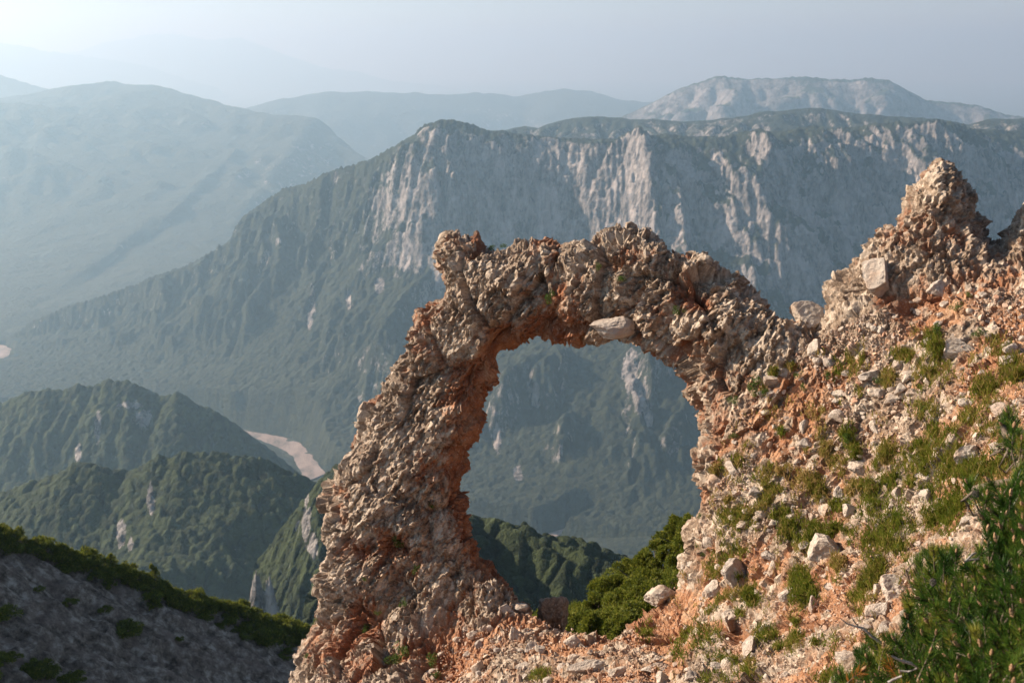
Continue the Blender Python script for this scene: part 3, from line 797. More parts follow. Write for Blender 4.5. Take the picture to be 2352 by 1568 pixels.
# ---- one continuous surface, cut along real joints into arch, pinnacle and slope
FC = BV[BF].mean(1); fpx, fpy, fd = project(FC)
ARCH_P = [(500, 2400), (500, 300), (1800, 300), (1830, 720), (1790, 830), (1715, 935), (1640, 1085), (1585, 1255), (1510, 1390), (1400, 1460), (1320, 1440), (1235, 1410), (1180, 1425), (1120, 1445), (1010, 1495), (960, 1600), (900, 2400)]
PIN_P = [(1900, 300), (2300, 300), (2290, 590), (2240, 640), (2130, 660), (2040, 625), (2000, 560), (2040, 500)]
cls = np.full(len(BF), 2)
cls[inside(fpx, fpy, ARCH_P)] = 0
cls[inside(fpx, fpy, PIN_P)] = 1
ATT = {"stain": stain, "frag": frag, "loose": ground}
def sub(name, k):
    F = BF[cls == k]; used = np.unique(F); remap = np.full(len(BV), -1); remap[used] = np.arange(len(used))
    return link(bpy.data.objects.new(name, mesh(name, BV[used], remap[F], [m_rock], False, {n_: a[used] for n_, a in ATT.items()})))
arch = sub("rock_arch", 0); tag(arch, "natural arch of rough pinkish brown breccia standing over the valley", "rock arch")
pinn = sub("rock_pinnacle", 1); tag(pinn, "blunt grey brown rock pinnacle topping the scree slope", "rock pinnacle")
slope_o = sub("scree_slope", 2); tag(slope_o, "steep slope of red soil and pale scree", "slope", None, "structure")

# ---- depth of the finished surface as the eye sees it, to set things down on it
ZB_S = 3.0
zx0, zy0 = -100, 300
zw, zh_ = int(2700 / ZB_S), int(1500 / ZB_S)
zb = np.full((zh_, zw), 1e9)
px, py, pd = project(BV)
FN = vert_normals(BV, BF)
ix = ((px - zx0) / ZB_S).astype(int); iy = ((py - zy0) / ZB_S).astype(int)
m = (ix >= 0) & (ix < zw) & (iy >= 0) & (iy < zh_)
np.minimum.at(zb, (iy[m], ix[m]), BV[m, 1])
for _ in range(3):
    q = np.pad(zb, 1, mode='edge')
    nb = np.min([q[:-2, 1:-1], q[2:, 1:-1], q[1:-1, :-2], q[1:-1, 2:]], 0)
    zb = np.where(zb > 1e8, nb, np.where(zb > nb + 1.2, nb, zb))
zn = np.zeros((zh_, zw, 3))
for c in range(3):
    vis = m & (BV[:, 1] < np.where(m, zb[np.clip(iy, 0, zh_ - 1), np.clip(ix, 0, zw - 1)], 0) + 0.3)
    np.add.at(zn[..., c], (iy[vis], ix[vis]), FN[vis, c])
for c in range(3): zn[..., c] = blur(zn[..., c], 8)
zn /= np.linalg.norm(zn, axis=-1, keepdims=True) + 1e-9
def surf(x, y):
    """point and smoothed normal of the near ridge at a photo point"""
    x = np.asarray(x, float); y = np.asarray(y, float)
    i = np.clip(((y - zy0) / ZB_S).astype(int), 0, zh_ - 1); j = np.clip(((x - zx0) / ZB_S).astype(int), 0, zw - 1)
    for _ in range(14):                          # just off the rock's edge: take the rock below
        bad = zb[i, j] > 1e8
        i = np.where(bad, np.clip(i + 1, 0, zh_ - 1), i)
    return pt(x, y, zb[i, j]), zn[i, j]
# ------------------------------------------------------------------ rocks, gravel, grass and cushion plants on the near ridge
def ico(sub):
    bm = bmesh.new(); bmesh.ops.create_icosphere(bm, subdivisions=sub, radius=1.0)
    V = np.array([v.co[:] for v in bm.verts], np.float32); F = np.array([[v.index for v in f.verts] for f in bm.faces], np.int32)
    bm.free(); return V, F
ICO = {s: ico(s) for s in (1, 2, 3, 4)}

def rock_shape(seed, sub=3, cuts=9, rough=0.05, lo=.36, hi=.80):
    """an angular stone: a ball cut by random planes, then roughened"""
    rng = np.random.default_rng(seed)
    V, F = ICO[sub]; V = V.copy()
    for k in range(cuts):
        n = rng.normal(size=3); n /= np.linalg.norm(n)
        d = rng.uniform(lo, hi)
        s = V @ n - d
        V -= np.clip(s, 0, None)[:, None] * n * 0.96
    if sub >= 3:
        nn = V / np.linalg.norm(V, axis=1, keepdims=True)
        V = V + nn * (rough * fbm(V * 2.3 + seed, 4, seed, 0.6) + rough * .8 * fbm(V * 7 + seed, 2, seed + 3, 0.6))[:, None]
    V = V / np.abs(V).max(0)                     # fill the measured width and height
    return V.astype(np.float32), F

def rot_to(n, spin, rng=None):
    """rotation whose z axis is n"""
    n = np.asarray(n, float); n = n / np.linalg.norm(n)
    a = np.cross(n, (0.3, 1, 0.2)); a /= np.linalg.norm(a); b = np.cross(n, a)
    c, s = math.cos(spin), math.sin(spin)
    return np.stack([a * c + b * s, -a * s + b * c, n], -1)

t = NT("limestone_boulder")
g_ = t.n("ShaderNodeObjectInfo"); P_ = t.pos()
n1 = t.noise(P_, 16, 7, 0.68); n2 = t.noise(P_, 4, 5, 0.6); n3 = t.noise(P_, 60, 4, 0.7)
base = t.ramp(n1, [(0.28, (0.21, 0.165, 0.13)), (0.5, (0.50, 0.42, 0.345)), (0.72, (0.70, 0.62, 0.53))])
base = t.mix(t.ramp(n2, [(0.48, 0.0), (0.66, 0.7)]), base, (0.40, 0.235, 0.14))
base = t.mix(t.math('MULTIPLY', g_.outputs["Random"], 0.5), base, (0.38, 0.31, 0.27))
base = t.mix(t.math('MULTIPLY', t.ramp(n3, [(0.30, 1.0), (0.40, 0.0)]), 0.55), base, (0.12, 0.095, 0.08))
t.bump(t.math('ADD', n1, t.math('MULTIPLY', n3, .6)), 1.0, 0.035)
m_boulder = t.out(base, 0.85)

# centre x, y and size w, h measured in the photo; tilt; label
BIG = [
 (q4([(1445, 965)])[0], 80, 74, "large boulder with white left face and shadowed right face amid the slope"),
 (q4([(2055, 35)])[0], 70, 44, "pale overhanging block below the grass near the top right of the slope"),
 (q4([(1640, 165)])[0], 46, 38, "rounded white boulder with a smaller stone at its left side"),
 (q4([(1775, 110)])[0], 30, 28, "small white angular boulder above the oval grey rock"),
 (q4([(1853, 152)])[0], 46, 24, "oval grey rock lying on its side next to a grass patch"),
 (q4([(1398, 45)])[0], 34, 48, "upright white rock just under the saddle beside a dark hollow"),
 (q4([(2120, 525)])[0], 82, 50, "long pale boulder with a pointed top in the grass at right"),
 (q4([(2238, 490)])[0], 42, 34, "blocky grey rock right of the long pale boulder"),
 (q4([(1495, 352)])[0], 34, 36, "white rock standing among small rubble above the grassy hollow"),
 (q4([(1340, 400)])[0], 22, 40, "thin pale slab standing on edge in the rubble"),
 (q4([(1682, 400)])[0], 34, 36, "white boulder in the scree above the pair of pale stones"),
 (q4([(1605, 575)])[0], 56, 32, "wide white boulder lying beside a smaller one on the scree"),
 (q4([(1790, 712)])[0], 34, 36, "smooth pinkish grey stone at the foot of the grass bank"),
 (q4([(1885, 762)])[0], 25, 26, "small white block with a shaded right side on bare soil"),
 (q4([(1190, 985)])[0], 42, 22, "flat pale stone under the leaning dark shard's top"),
 (q4([(1203, 1072)])[0], 30, 62, "leaning dark triangular rock shard with a bright left edge"),
 (q4([(1040, 1075)])[0], 76, 64, "big pale outcrop with a red soil pocket below the grass"),
 (q4([(930, 1140)])[0], 56, 44, "grey jointed block at the left foot of the big outcrop"),
 (q4([(675, 1178)])[0], 82, 64, "boulder perched on the edge of red earth in front of the pines"),
 (q4([(1003, 1285)])[0], 56, 50, "cream boulder with a dark hollow underneath"),
 (q4([(1390, 1210)])[0], 26, 44, "upright pale stone beside a narrow grass strip"),
 (q4([(1095, 1412)])[0], 46, 50, "tall cream block standing below the hollow boulder"),
 (q4([(655, 1498)])[0], 62, 38, "angular tan block with a shadowed right half near the bottom edge"),
 (q4([(985, 1508)])[0], 72, 24, "narrow pale ledge slanting up to the right at the bottom"),
 (q4([(690, 1545)])[0], 28, 30, "pale stone tucked under the angular tan block"),
 (q4([(1745, 1150)])[0], 88, 60, "upper part of the pale rock ledge left of the pine bush"),
 (q4([(1700, 1245)])[0], 66, 60, "lower part of the pale rock ledge left of the pine bush"),
 (q4([(1528, 1452)])[0], 62, 44, "white slab with grass in front at the pine bush's lower left"),
 (q4([(340, 1508)])[0], 86, 40, "broad flat orange tan slab at the bottom of the red soil"),
 (q4([(500, 1525)])[0], 62, 40, "cream slab with a rounded rim beside the flat orange slab"),
 (q4([(1502, 702)])[0], 22, 34, "oblong white stone below the grass covered ledge"),
 (q4([(1446, 776)])[0], 22, 26, "pale stone beneath the oblong white one"),
 (q4([(1072, 848)])[0], 36, 26, "white pitted stone on the grass strip below the rubble"),
 (q4([(905, 915)])[0], 28, 34, "pale rounded stone near the right inner edge of the arch"),
 (q4([(2250, 318)])[0], 40, 32, "white rock partly behind the topmost pine shoot"),
 (q4([(2272, 92)])[0], 26, 28, "white stone in the grass at the upper right edge"),
 (q2([(1345, 1425)])[0], 78, 54, "grey boulder sitting alone in the saddle beside the arch"),
 (q2([(1690, 1275)])[0], 74, 74, "large pale wedge of rock embedded left of the pinnacle"),
 (q2([(440, 1497)])[0], 112, 48, "pale limestone slab set in the underside of the arch"),
 (q2([(1960, 1335)])[0], 66, 50, "whitish outcrop below the pinnacle"),
 (q7([(600, 1055)])[0], 22, 18, "grey block in the red soil under the left pillar"),
 (q7([(690, 945)])[0], 16, 14, "small tan cube of rock near the shadowed foot of the pillar"),
 (q7([(938, 930)])[0], 20, 24, "grey upright stone at the middle of the arch's threshold"),
 (q7([(1042, 1030)])[0], 18, 22, "cream egg shaped stone on the arch's threshold"),
 (q7([(820, 1110)])[0], 18, 26, "pinkish standing stone left of the cream egg shaped one"),
 (q7([(1215, 1000)])[0], 30, 36, "tan block with a shaded right face on the arch's threshold"),
 (q7([(1280, 1330)])[0], 32, 30, "cream cube of rock near the bottom under the arch"),
 (q7([(1460, 1165)])[0], 24, 30, "white stone in the red rubble right of the threshold"),
 (q7([(1790, 1065)])[0], 44, 36, "rounded orange boulder on the red earth rim"),
 (q7([(1260, 730)])[0], 34, 30, "tan boulder at the rim where the pillar meets the ground"),
 (q7([(1100, 715)])[0], 40, 32, "cream capped rock above the red threshold rubble"),
 (q7([(800, 1360)])[0], 34, 40, "stack of cream fragments at the bottom left of the threshold"),
]
rng = np.random.default_rng(5)
def set_rock(name, x, y, w, h, seed, sub, label, group=None, sink=0.25, me=None):
    P, nrm = surf(np.array([x]), np.array([y]))
    P = P[0]; nrm = nrm[0]
    if np.linalg.norm(nrm) < .5: nrm = np.array([0, -.7, .7])
    sc = P[1] / CP / FOC / 2
    if me is None:
        V, F = rock_shape(seed, sub, 8, .09, .32, .74)
        me = mesh(name, V, F, [m_boulder], False)
    o = bpy.data.objects.new(name, me)
    sx, sz = w * sc * 1.18, h * sc * 1.18
    sy = min(sx, sz) * rng.uniform(0.75, 1.0) + 0.15 * max(sx, sz)
    o.scale = (sx, sy, sz)
    o.rotation_euler = (rng.uniform(-.25, .25), rng.uniform(-.2, .2), rng.uniform(-.3, .3))
    o.location = P + np.array([0, sy * (1 - 2 * sink) * 0.0 + sy * .15, 0])
    if 'saddle' in label and 'grey boulder' in label: o.location = P + np.array([.02, .1, -.10])
    if 'underside of the arch' in label:
        i_, j_ = int((y - zy0) / ZB_S), int((x - zx0) / ZB_S)
        o.location = pt(x, y, zb[i_ - 12:i_ + 8, j_ - 20:j_ + 20].min() + .02); o.rotation_euler = (.1, .12, .3)
    link(o); tag(o, label, "rock", group)
    return o
for k, ((x, y), w_, h_, lab) in enumerate(BIG):
    set_rock("boulder", x, y, w_, h_, 300 + k, 4 if w_ > 40 else 3, lab)

# dark stub of rock on the far rim of the threshold
P = pt(1272, 1405, 16.4)
V, F = rock_shape(900, 4, 6, 0.16, .6, .9)
V = V * np.array([0.27, 0.3, 0.36]); V[:, 2] = np.where(V[:, 2] < 0, V[:, 2] * 1.5, V[:, 2])
o = link(bpy.data.objects.new("rock_stub", mesh("rock_stub", V, F, [m_rock], False, {"stain": np.full(len(V), .25), "frag": .35 + .2 * fbm(V * 9, 2, 3), "loose": np.zeros(len(V))})))
o.location = P; tag(o, "dark knobbly stub of rock beyond the threshold inside the arch", "rock")

# smaller rocks one could still count
SM = [mesh("rock", *rock_shape(500 + k, 3, 8, .10, .30, .72), [m_boulder], False) for k in range(12)]
SLOPE_P = [(1010, 1480), (1120, 1440), (1250, 1425), (1420, 1470), (1520, 1400), (1600, 1250), (1640, 1060), (1700, 920), (1800, 830), (1900, 760), (2000, 720), (2100, 690), (2352, 660), (2352, 1568), (980, 1568)]
n_small = 0
tries = 0
while n_small < 240 and tries < 9000:
    tries += 1
    x, y = rng.uniform(980, 2352), rng.uniform(650, 1568)
    if not inside(np.array(x), np.array(y), SLOPE_P): continue
    if x > 2120 and y > 1230 or x > 1960 and y > 1480 or x > 2230 and y > 1080: continue
    s = min(38, 12.5 * (1 + rng.pareto(2.9) * 1.3))
    if s < 12.5 and rng.random() < .5: continue
    set_rock("rock", x, y, s * rng.uniform(.8, 1.35), s * rng.uniform(.65, 1.0), 0, 2,
             "small pale limestone rock half sunk in the red scree slope", "small rocks on the scree slope", me=SM[n_small % 12])
    n_small += 1

# gravel: past counting, one object
t = NT("gravel_stone")
c_ = t.attr("tint").outputs["Fac"]
gcol = t.ramp(c_, [(0.0, (0.33, 0.14, 0.075)), (0.3, (0.40, 0.23, 0.145)), (0.5, (0.40, 0.28, 0.205)), (0.8, (0.52, 0.42, 0.34)), (1.0, (0.22, 0.17, 0.14))])
gcol = t.mix(t.math('MULTIPLY', t.noise(t.pos(), 40, 4, 0.7), .6), gcol, (0.40, 0.29, 0.22))
m_gravel = t.out(gcol, 0.85)
GR = [(960, 1010, 70, 70, .3), (1040, 960, 60, 40, .3), (1290, 830, 50, 50, .3), (1340, 910, 100, 26, .2), (1430, 860, 90, 24, .25), (1160, 640, 36, 60, .5), (1165, 740, 36, 50, .5), (1330, 640, 70, 36, .7), (1400, 690, 40, 40, .5),
      (1700, 780, 90, 90, .2), (1740, 860, 90, 50, .2), (1650, 740, 40, 40, .2), (2000, 770, 90, 100, .2), (1950, 690, 70, 45, .2), (1660, 1030, 50, 60, .35), (1640, 1110, 50, 60, .35), (1590, 1200, 40, 60, .35), (1330, 1150, 60, 80, .2), (1350, 1090, 50, 40, .25),
      (850, 1370, 90, 60, .2), (900, 1320, 60, 40, .2), (770, 1440, 40, 40, .15), (615, 1310, 30, 60, .2), (1170, 1340, 50, 30, .2), (950, 1460, 50, 36, .2), (1950, 150, 90, 50, .5), (1560, 120, 26, 60, .4), (1500, 130, 30, 40, .2), (2170, 260, 50, 100, .4), (2300, 130, 50, 80, .4),
      (1960, 440, 80, 50, .3), (1880, 330, 60, 40, .5), (1720, 520, 40, 50, .5), (1540, 410, 36, 36, .2), (1425, 420, 30, 50, .6), (1565, 505, 30, 46, .3), (1250, 780, 30, 36, .3), (1050, 820, 70, 50, .4), (960, 850, 30, 60, .4), (1470, 1390, 40, 50, .3),
      (2090, 600, 110, 60, .3), (1880, 570, 70, 50, .3), (1740, 640, 40, 40, .2), (1480, 1560, 80, 40, .2), (130, 1540, 50, 36, .25), (920, 1550, 60, 30, .2), (1100, 1170, 40, 40, .2), (1900, 520, 100, 60, .35), (2020, 520, 60, 40, .4), (1800, 580, 40, 40, .4),
      (1730, 180, 30, 40, .6), (1930, 40, 40, 80, .3), (2230, 20, 60, 40, .5), (2110, 350, 60, 30, .5), (1500, 760, 40, 30, .3), (1390, 330, 40, 40, .7), (1440, 500, 30, 30, .7), (1500, 570, 30, 40, .6), (1760, 60, 30, 20, .4), (1610, 60, 30, 50, .5), (1260, 600, 60, 20, .8),
      (1640, 900, 80, 40, .3), (1760, 930, 60, 40, .3), (2200, 420, 60, 40, .4), (2250, 560, 60, 60, .25), (1990, 1000, 60, 40, .3), (1500, 1020, 30, 40, .7), (1080, 1530, 60, 30, .3), (1300, 1400, 40, 40, .5)]
def scatter_gravel():
    protos = [rock_shape(700 + k, 2, 9, .05, .28, .62) for k in range(10)]
    r = np.random.default_rng(9)
    N = 52000
    x = r.uniform(960, 2400, N); y = r.uniform(640, 1600, N)
    k = inside(x, y, SLOPE_P) | (x > 2352) | (y > 1568)
    x, y = x[k], y[k]
    # bands of stones and bands of bare soil
    P, nr = surf(x, y)
    dens = sstep(-.2, .3, fbm(P / 0.7, 3, 202))
    gx_ = np.zeros(len(x))
    for cx, cy, a_, b_, _ in GR:
        gx_ = np.maximum(gx_, np.exp(-(((x - 1176 - cx / 2) / (a_ / 2)) ** 2 + ((y - 784 - cy / 2) / (b_ / 2)) ** 2)))
    k = (r.random(len(x)) < .12 + .88 * dens) & (P[:, 1] < 30) & (r.random(len(x)) > gx_ * 1.6)
    P, nr = P[k], nr[k]
    n = len(P)
    size = P[:, 1] / FOC * np.clip(2.0 * (1 + r.pareto(2.6, n)), 2.0, 11)
    VV, FF, base = [], [], 0
    q = r.normal(size=(n, 4)); q /= np.linalg.norm(q, axis=1, keepdims=True); a, b, c, d = q.T
    M = np.stack([1 - 2 * (c * c + d * d), 2 * (b * c - d * a), 2 * (b * d + c * a), 2 * (b * c + d * a), 1 - 2 * (b * b + d * d), 2 * (c * d - b * a), 2 * (b * d - c * a), 2 * (c * d + b * a), 1 - 2 * (b * b + c * c)], -1).reshape(-1, 3, 3)
    sc = size[:, None] * r.uniform(.6, 1.2, (n, 3)) * np.array([1.0, .8, .55])
    for j in range(10):
        k = np.arange(j, n, 10); V, F = protos[j]
        W_ = np.einsum('nij,nvj->nvi', M[k], V[None] * sc[k][:, None]) + (P[k] + nr[k] * size[k, None] * .15)[:, None]
        VV.append(W_.reshape(-1, 3)); FF.append((F[None] + (base + np.arange(len(k)) * len(V))[:, None, None]).reshape(-1, 3)); base += len(k) * len(V)
    TT = np.repeat(np.clip(r.normal(.5, .25, n), 0, 1), len(protos[0][0]))
    o = link(bpy.data.objects.new("gravel", mesh("gravel", np.concatenate(VV), np.concatenate(FF), [m_gravel], False, {"tint": TT})))
    tag(o, "loose small stones strewn over the red slope", "gravel", None, "stuff")
scatter_gravel()

# ---- grass
t = NT("mountain_grass")
c_ = t.attr("tint").outputs["Fac"]
gg = t.ramp(c_, [(0.0, (0.075, 0.110, 0.012)), (0.38, (0.145, 0.165, 0.020)), (0.70, (0.25, 0.20, 0.05)), (1.0, (0.40, 0.27, 0.12))])
m_grass = t.leaf(gg, 0.6, 0.4)
def scatter_grass():
    r = np.random.default_rng(19)
    xs, ys, dry = [], [], []
    small = [(r.uniform(700, 2350), r.uniform(-60, 1500), r.uniform(10, 28), r.uniform(8, 22), r.uniform(.2, .7)) for _ in range(130)]
    for cx, cy, a, b, d in GR + small:
        n = int(a * b * 0.17) + 30
        th = r.uniform(0, 2 * np.pi, n); rad = np.sqrt(r.random(n))
        rad = rad * (0.5 + .95 * r.random(n))
        xs.append(1176 + .5 * (cx + a * rad * np.cos(th) * 1.05)); ys.append(784 + .5 * (cy + b * rad * np.sin(th) * 1.05)); dry.append(np.full(n, d))
    # thin single tufts between
    n = 4000
    xs.append(r.uniform(1500, 2352, n)); ys.append(r.uniform(900, 1568, n)); dry.append(np.full(n, .7))
    x = np.concatenate(xs); y = np.concatenate(ys); dry = np.concatenate(dry)
    P, nr = surf(x, y)
    cl = fbm(P / 0.20, 3, 303) + .6 * fbm(P / 0.55, 2, 304)
    k = inside(x, y, SLOPE_P) & (P[:, 1] < 30) & ((cl > .16) | (r.random(len(x)) < .13)) & ((np.arange(len(x)) < len(x) - 4000) | (cl > .25))
    P, nr, dry, cl = P[k], nr[k], dry[k], cl[k]
    B = 3                                        # blades at every spot
    P = np.repeat(P, B, 0); dry = np.repeat(dry, B); n = len(P)
    P = P + r.normal(0, .018, (n, 3))
    L = r.uniform(.045, .12, n) * (.8 + .4 * r.random(n))
    up = np.stack([r.normal(-.12, .38, n), r.normal(-.28, .38, n), r.uniform(.6, 1.0, n)], -1); up /= np.linalg.norm(up, axis=1, keepdims=True)
    lean = np.stack([r.normal(-.3, .3, n), r.normal(-.35, .3, n), r.uniform(-.5, .1, n)], -1)
    sd = np.stack([r.normal(0, 1, n), r.normal(0, .4, n), np.zeros(n)], -1); sd /= np.linalg.norm(sd, axis=1, keepdims=True)
    wd = (P[:, 1] * .00032 + .0012)[:, None]
    b0 = P - up * .02; m0 = P + up * (L * .55)[:, None]; t0 = P + up * L[:, None] + lean * (L * .45)[:, None]
    V = np.stack([b0 - sd * wd, b0 + sd * wd, m0 - sd * wd * .8, m0 + sd * wd * .8, t0], 1).reshape(-1, 3)
    i = np.arange(n)[:, None] * 5
    F = np.concatenate([np.concatenate([i, i + 1, i + 3], 1), np.concatenate([i, i + 3, i + 2], 1), np.concatenate([i + 2, i + 3, i + 4], 1)])
    tint = np.repeat(np.clip(dry * 1.0 + r.normal(.10, .24, n), 0, 1), 5)
    o = link(bpy.data.objects.new("grass", mesh("grass", V, F, [m_grass], True, {"tint": tint})))
    tag(o, "patchy green and straw coloured mountain grass on the slope", "grass", None, "stuff")
scatter_grass()

# ---- cushion plants rooted in the rock
t = NT("cushion_leaf")
c_ = t.attr("tint").outputs["Fac"]
m_cush = t.leaf(t.ramp(c_, [(0.0, (0.022, 0.050, 0.010)), (0.6, (0.065, 0.125, 0.018)), (1.0, (0.15, 0.17, 0.03))]), 0.6, .3)
def leaf_cloud(n, seed, flat=.7, size=.12, lumps=6):
    """small leaf faces through a lumpy dome of radius 1"""
    r = np.random.default_rng(seed)
    cen = r.normal(0, .42, (lumps, 3)); cen[:, 2] = np.abs(cen[:, 2]) * flat
    rad = r.uniform(.3, .55, lumps)
    k = r.integers(0, lumps, n)
    d = r.normal(size=(n, 3)); d /= np.linalg.norm(d, axis=1, keepdims=True)
    p = cen[k] + d * rad[k, None] * r.uniform(.75, 1.05, n)[:, None]
    out = d + r.normal(0, .5, (n, 3)); out /= np.linalg.norm(out, axis=1, keepdims=True)
    s1 = np.cross(out, r.normal(size=(n, 3))); s1 /= np.linalg.norm(s1, axis=1, keepdims=True)
    sz = size * r.uniform(.6, 1.3, n)[:, None]
    V = np.stack([p - s1 * sz * .35, p + s1 * sz * .35, p + out * sz + s1 * sz * .25, p + out * sz - s1 * sz * .25], 1).reshape(-1, 3)
    F = np.arange(n * 4).reshape(n, 4)
    return V, F, np.repeat(np.clip(r.normal(.5, .25, n), 0, 1), 4)
CU = []
for k in range(4):
    V, F, T_ = leaf_cloud(520, 60 + k)
    CU.append(mesh("cushion_plant", V, F, [m_cush], True, {"tint": T_}))
PL = [((1268, 682), 16, "green cushion plant hanging on the arch left of its middle"), ((1377, 614), 10, "small bright cushion plant near the top of the arch"), ((1427, 636), 13, "round cushion plant below the top of the arch"),
      ((1563, 716), 14, "cushion plant beside the orange hollow on the arch"), ((1735, 885), 24, "large bushy green clump on the slope right of the arch"), ((1687, 920), 14, "green clump below and left of the large bushy one"),
      ((1754, 900), 12, "small clump touching the right of the large bushy one"), ((1838, 862), 11, "round green clump under the upright white rock"), ((1846, 891), 12, "green clump just below another round one on the slope"),
      ((1683, 996), 11, "narrow green clump on the right edge of the arch"), ((2148, 760), 20, "dark green shrub on the slope beneath the pinnacle"), ((2200, 708), 15, "green plant in the crack below the pinnacle"),
      ((2222, 680), 10, "small plant on the rock ledge right of the pinnacle"), ((2240, 765), 16, "green clump above the pale overhanging block"), ((1122, 572), 12, "tuft growing in the notch on top of the arch"),
      ((1160, 568), 8, "low green mat on the arch's flat left top"), ((915, 1240), 17, "dark plant in the hollow of the left pillar"), ((955, 1305), 11, "dark green cushion on the lower left pillar"), ((990, 1160), 10, "tiny dark cushion on the inner side of the left pillar"),
      ((930, 1383), 13, "bright green cushion on the foot of the left pillar"), ((869, 1404), 10, "small cushion left of the bright one on the pillar's foot"), ((838, 1444), 12, "cushion beside the dark cave of the pillar's foot"),
      ((836, 1330), 8, "tiny cushion in the middle of the pillar's base"), ((925, 1490), 24, "bushy green plant at the dark base of the left pillar"), ((905, 1520), 22, "lower bushy green plant spilling down the base of the left pillar"), ((985, 1520), 20, "green bush at the bottom edge beside the red earth"),
      ((1000, 1555), 16, "leafy plant at the very bottom under the left pillar"), ((706, 1505), 8, "tiny cushion at the outer foot of the left pillar"), ((728, 1425), 9, "small plant clinging to the outer edge of the pillar's foot"), ((1620, 1274), 10, "round green cushion at the inner right edge of the arch"),
      ((1610, 1185), 9, "little plant on the right edge of the arch above the pines"), ((1660, 1075), 8, "tiny plant on the rim of the right pillar"), ((1945, 1005), 14, "green patch among rubble in the middle of the slope"), ((2020, 880), 12, "green clump beside the rounded white boulder"),
      ((1906, 862), 14, "leafy clump on the slope above the rounded white boulder"), ((2118, 945), 16, "green clump above the small white boulder on the upper slope")]
for k, ((x, y), s, lab) in enumerate(PL):
    P, nr = surf(np.array([x]), np.array([y]))
    o = bpy.data.objects.new("cushion_plant", CU[k % 4])
    sc = s * P[0, 1] / FOC * 1.0
    o.scale = (sc, sc * .8, sc * 1.05)
    o.rotation_euler = Matrix(rot_to(nr[0] + np.array([0, -.1, .5]), k * 1.7).tolist()).to_euler()
    o.location = P[0] + nr[0] * sc * .25 + np.array([0, -sc * .45, sc * .1])
    link(o); tag(o, lab, "plant", "plants rooted in the rock")
# ------------------------------------------------------------------ shaded slope at the lower left, its dwarf pines
CREST = [(-500, 1085), (-200, 1160), (0, 1226), (60, 1240), (130, 1262), (200, 1285), (280, 1311), (350, 1338), (430, 1368), (500, 1390), (560, 1406), (620, 1426), (680, 1448), (740, 1475), (860, 1540), (1000, 1640)]
PA, PB = -0.72, -0.02
r0 = pt(0, 1226, 88.0); PZ = r0[2] - PA * r0[0] - PB * r0[1]
cr = np.array(CREST, float); rc = ray(cr[:, 0], cr[:, 1])
CY = PZ / (rc[:, 2] - PA * rc[:, 0] - PB); CW = rc * CY[:, None]
CL = polyline(CW, .5)
cs = 0.22
sx0, sx1 = CL[:, 0].min() - 20, CL[:, 0].max() + 8
sy0, sy1 = 25.0, CL[:, 1].max() + 15
Xs, Ys = np.meshgrid(np.arange(sx0, sx1, cs), np.arange(sy0, sy1, cs))
pl = PZ + PA * Xs + PB * Ys
qx, qy, _ = project(np.stack([Xs, Ys, pl], -1))
behind = qy < np.interp(qx, cr[:, 0], cr[:, 1])
Dc, Ic = nearest(Xs, Ys, CL)
S2 = np.stack([Xs, Ys], -1)
rot = np.stack([(Xs * .97 + Ys * .22), (-Xs * .22 + Ys * .97)], -1)
strat = fbm(rot / np.array([9.0, 1.6]), 5, 410, 0.6)
gul = fbm(rot / np.array([16.0, 4.5]), 4, 411, 0.55, True)
rough = fbm(S2 / 1.2, 4, 412, 0.65)
stp_ = fbm(S2 / 5.0, 4, 413)
near_crest = sstep(0, 3, Dc)
hs_ = np.where(behind, pl - .85 * Dc, pl) + near_crest * (0.75 * strat + .8 * (gul - .3) + .45 * rough) + .5 * stp_ * near_crest + .12 * rough + near_crest * canopy(S2, 1.3, 415)[0] * .45 * sstep(-.1, .5, fbm(S2 / 4., 3, 416))
t = NT("shaded_scree")
P_ = t.pos()
n1 = t.noise(P_, 1.1, 8, 0.7); n2 = t.noise(t.pos((.25, 1.6, .8)), .6, 7, .7); n3 = t.noise(P_, 5.0, 5, .75)
c_ = t.ramp(n1, [(0.36, (0.075, 0.054, 0.040)), (0.5, (0.25, 0.185, 0.138)), (0.64, (0.56, 0.455, 0.36))])
c_ = t.mix(t.ramp(n2, [(.45, 0.), (.65, .7)]), c_, (0.27, 0.19, 0.15))
c_ = t.mix(t.ramp(n3, [(.62, 0.), (.72, .7)]), c_, (0.03, 0.035, 0.015))
t.bump(t.math('ADD', n1, t.math('MULTIPLY', n3, .6)), 1.0, .5)
m_sscree = t.out(c_, .9)
Vs = np.stack([Xs, Ys, hs_], -1)
terr = link(bpy.data.objects.new("shaded_slope", mesh("shaded_slope", Vs.reshape(-1, 3), grid_faces(*Xs.shape), [m_sscree], True)))
tag(terr, "dark grey scree slope in shade at the lower left", "slope", None, "structure")
def shade_pt(x, y):
    r = ray(x, y); Y = PZ / (r[2] - PA * r[0] - PB)
    P = r * Y
    i = int(np.clip((P[1] - sy0) / cs, 0, Xs.shape[0] - 1)); j = int(np.clip((P[0] - sx0) / cs, 0, Xs.shape[1] - 1))
    return np.array([P[0], P[1], hs_[i, j]])

# ---- dwarf pines
t = NT("dwarf_pine_needles")
c_ = t.attr("tint").outputs["Fac"]
m_dp = t.leaf(t.ramp(c_, [(0.0, (0.044, 0.064, 0.010)), (0.55, (0.155, 0.180, 0.020)), (1.0, (0.34, 0.30, 0.05))]), .6, .35)
t = NT("pine_bark"); m_bark = t.out(t.ramp(t.noise(t.pos(), 30, 5, .7), [(.3, (.05, .036, .026)), (.7, (.20, .15, .115))]), .9)

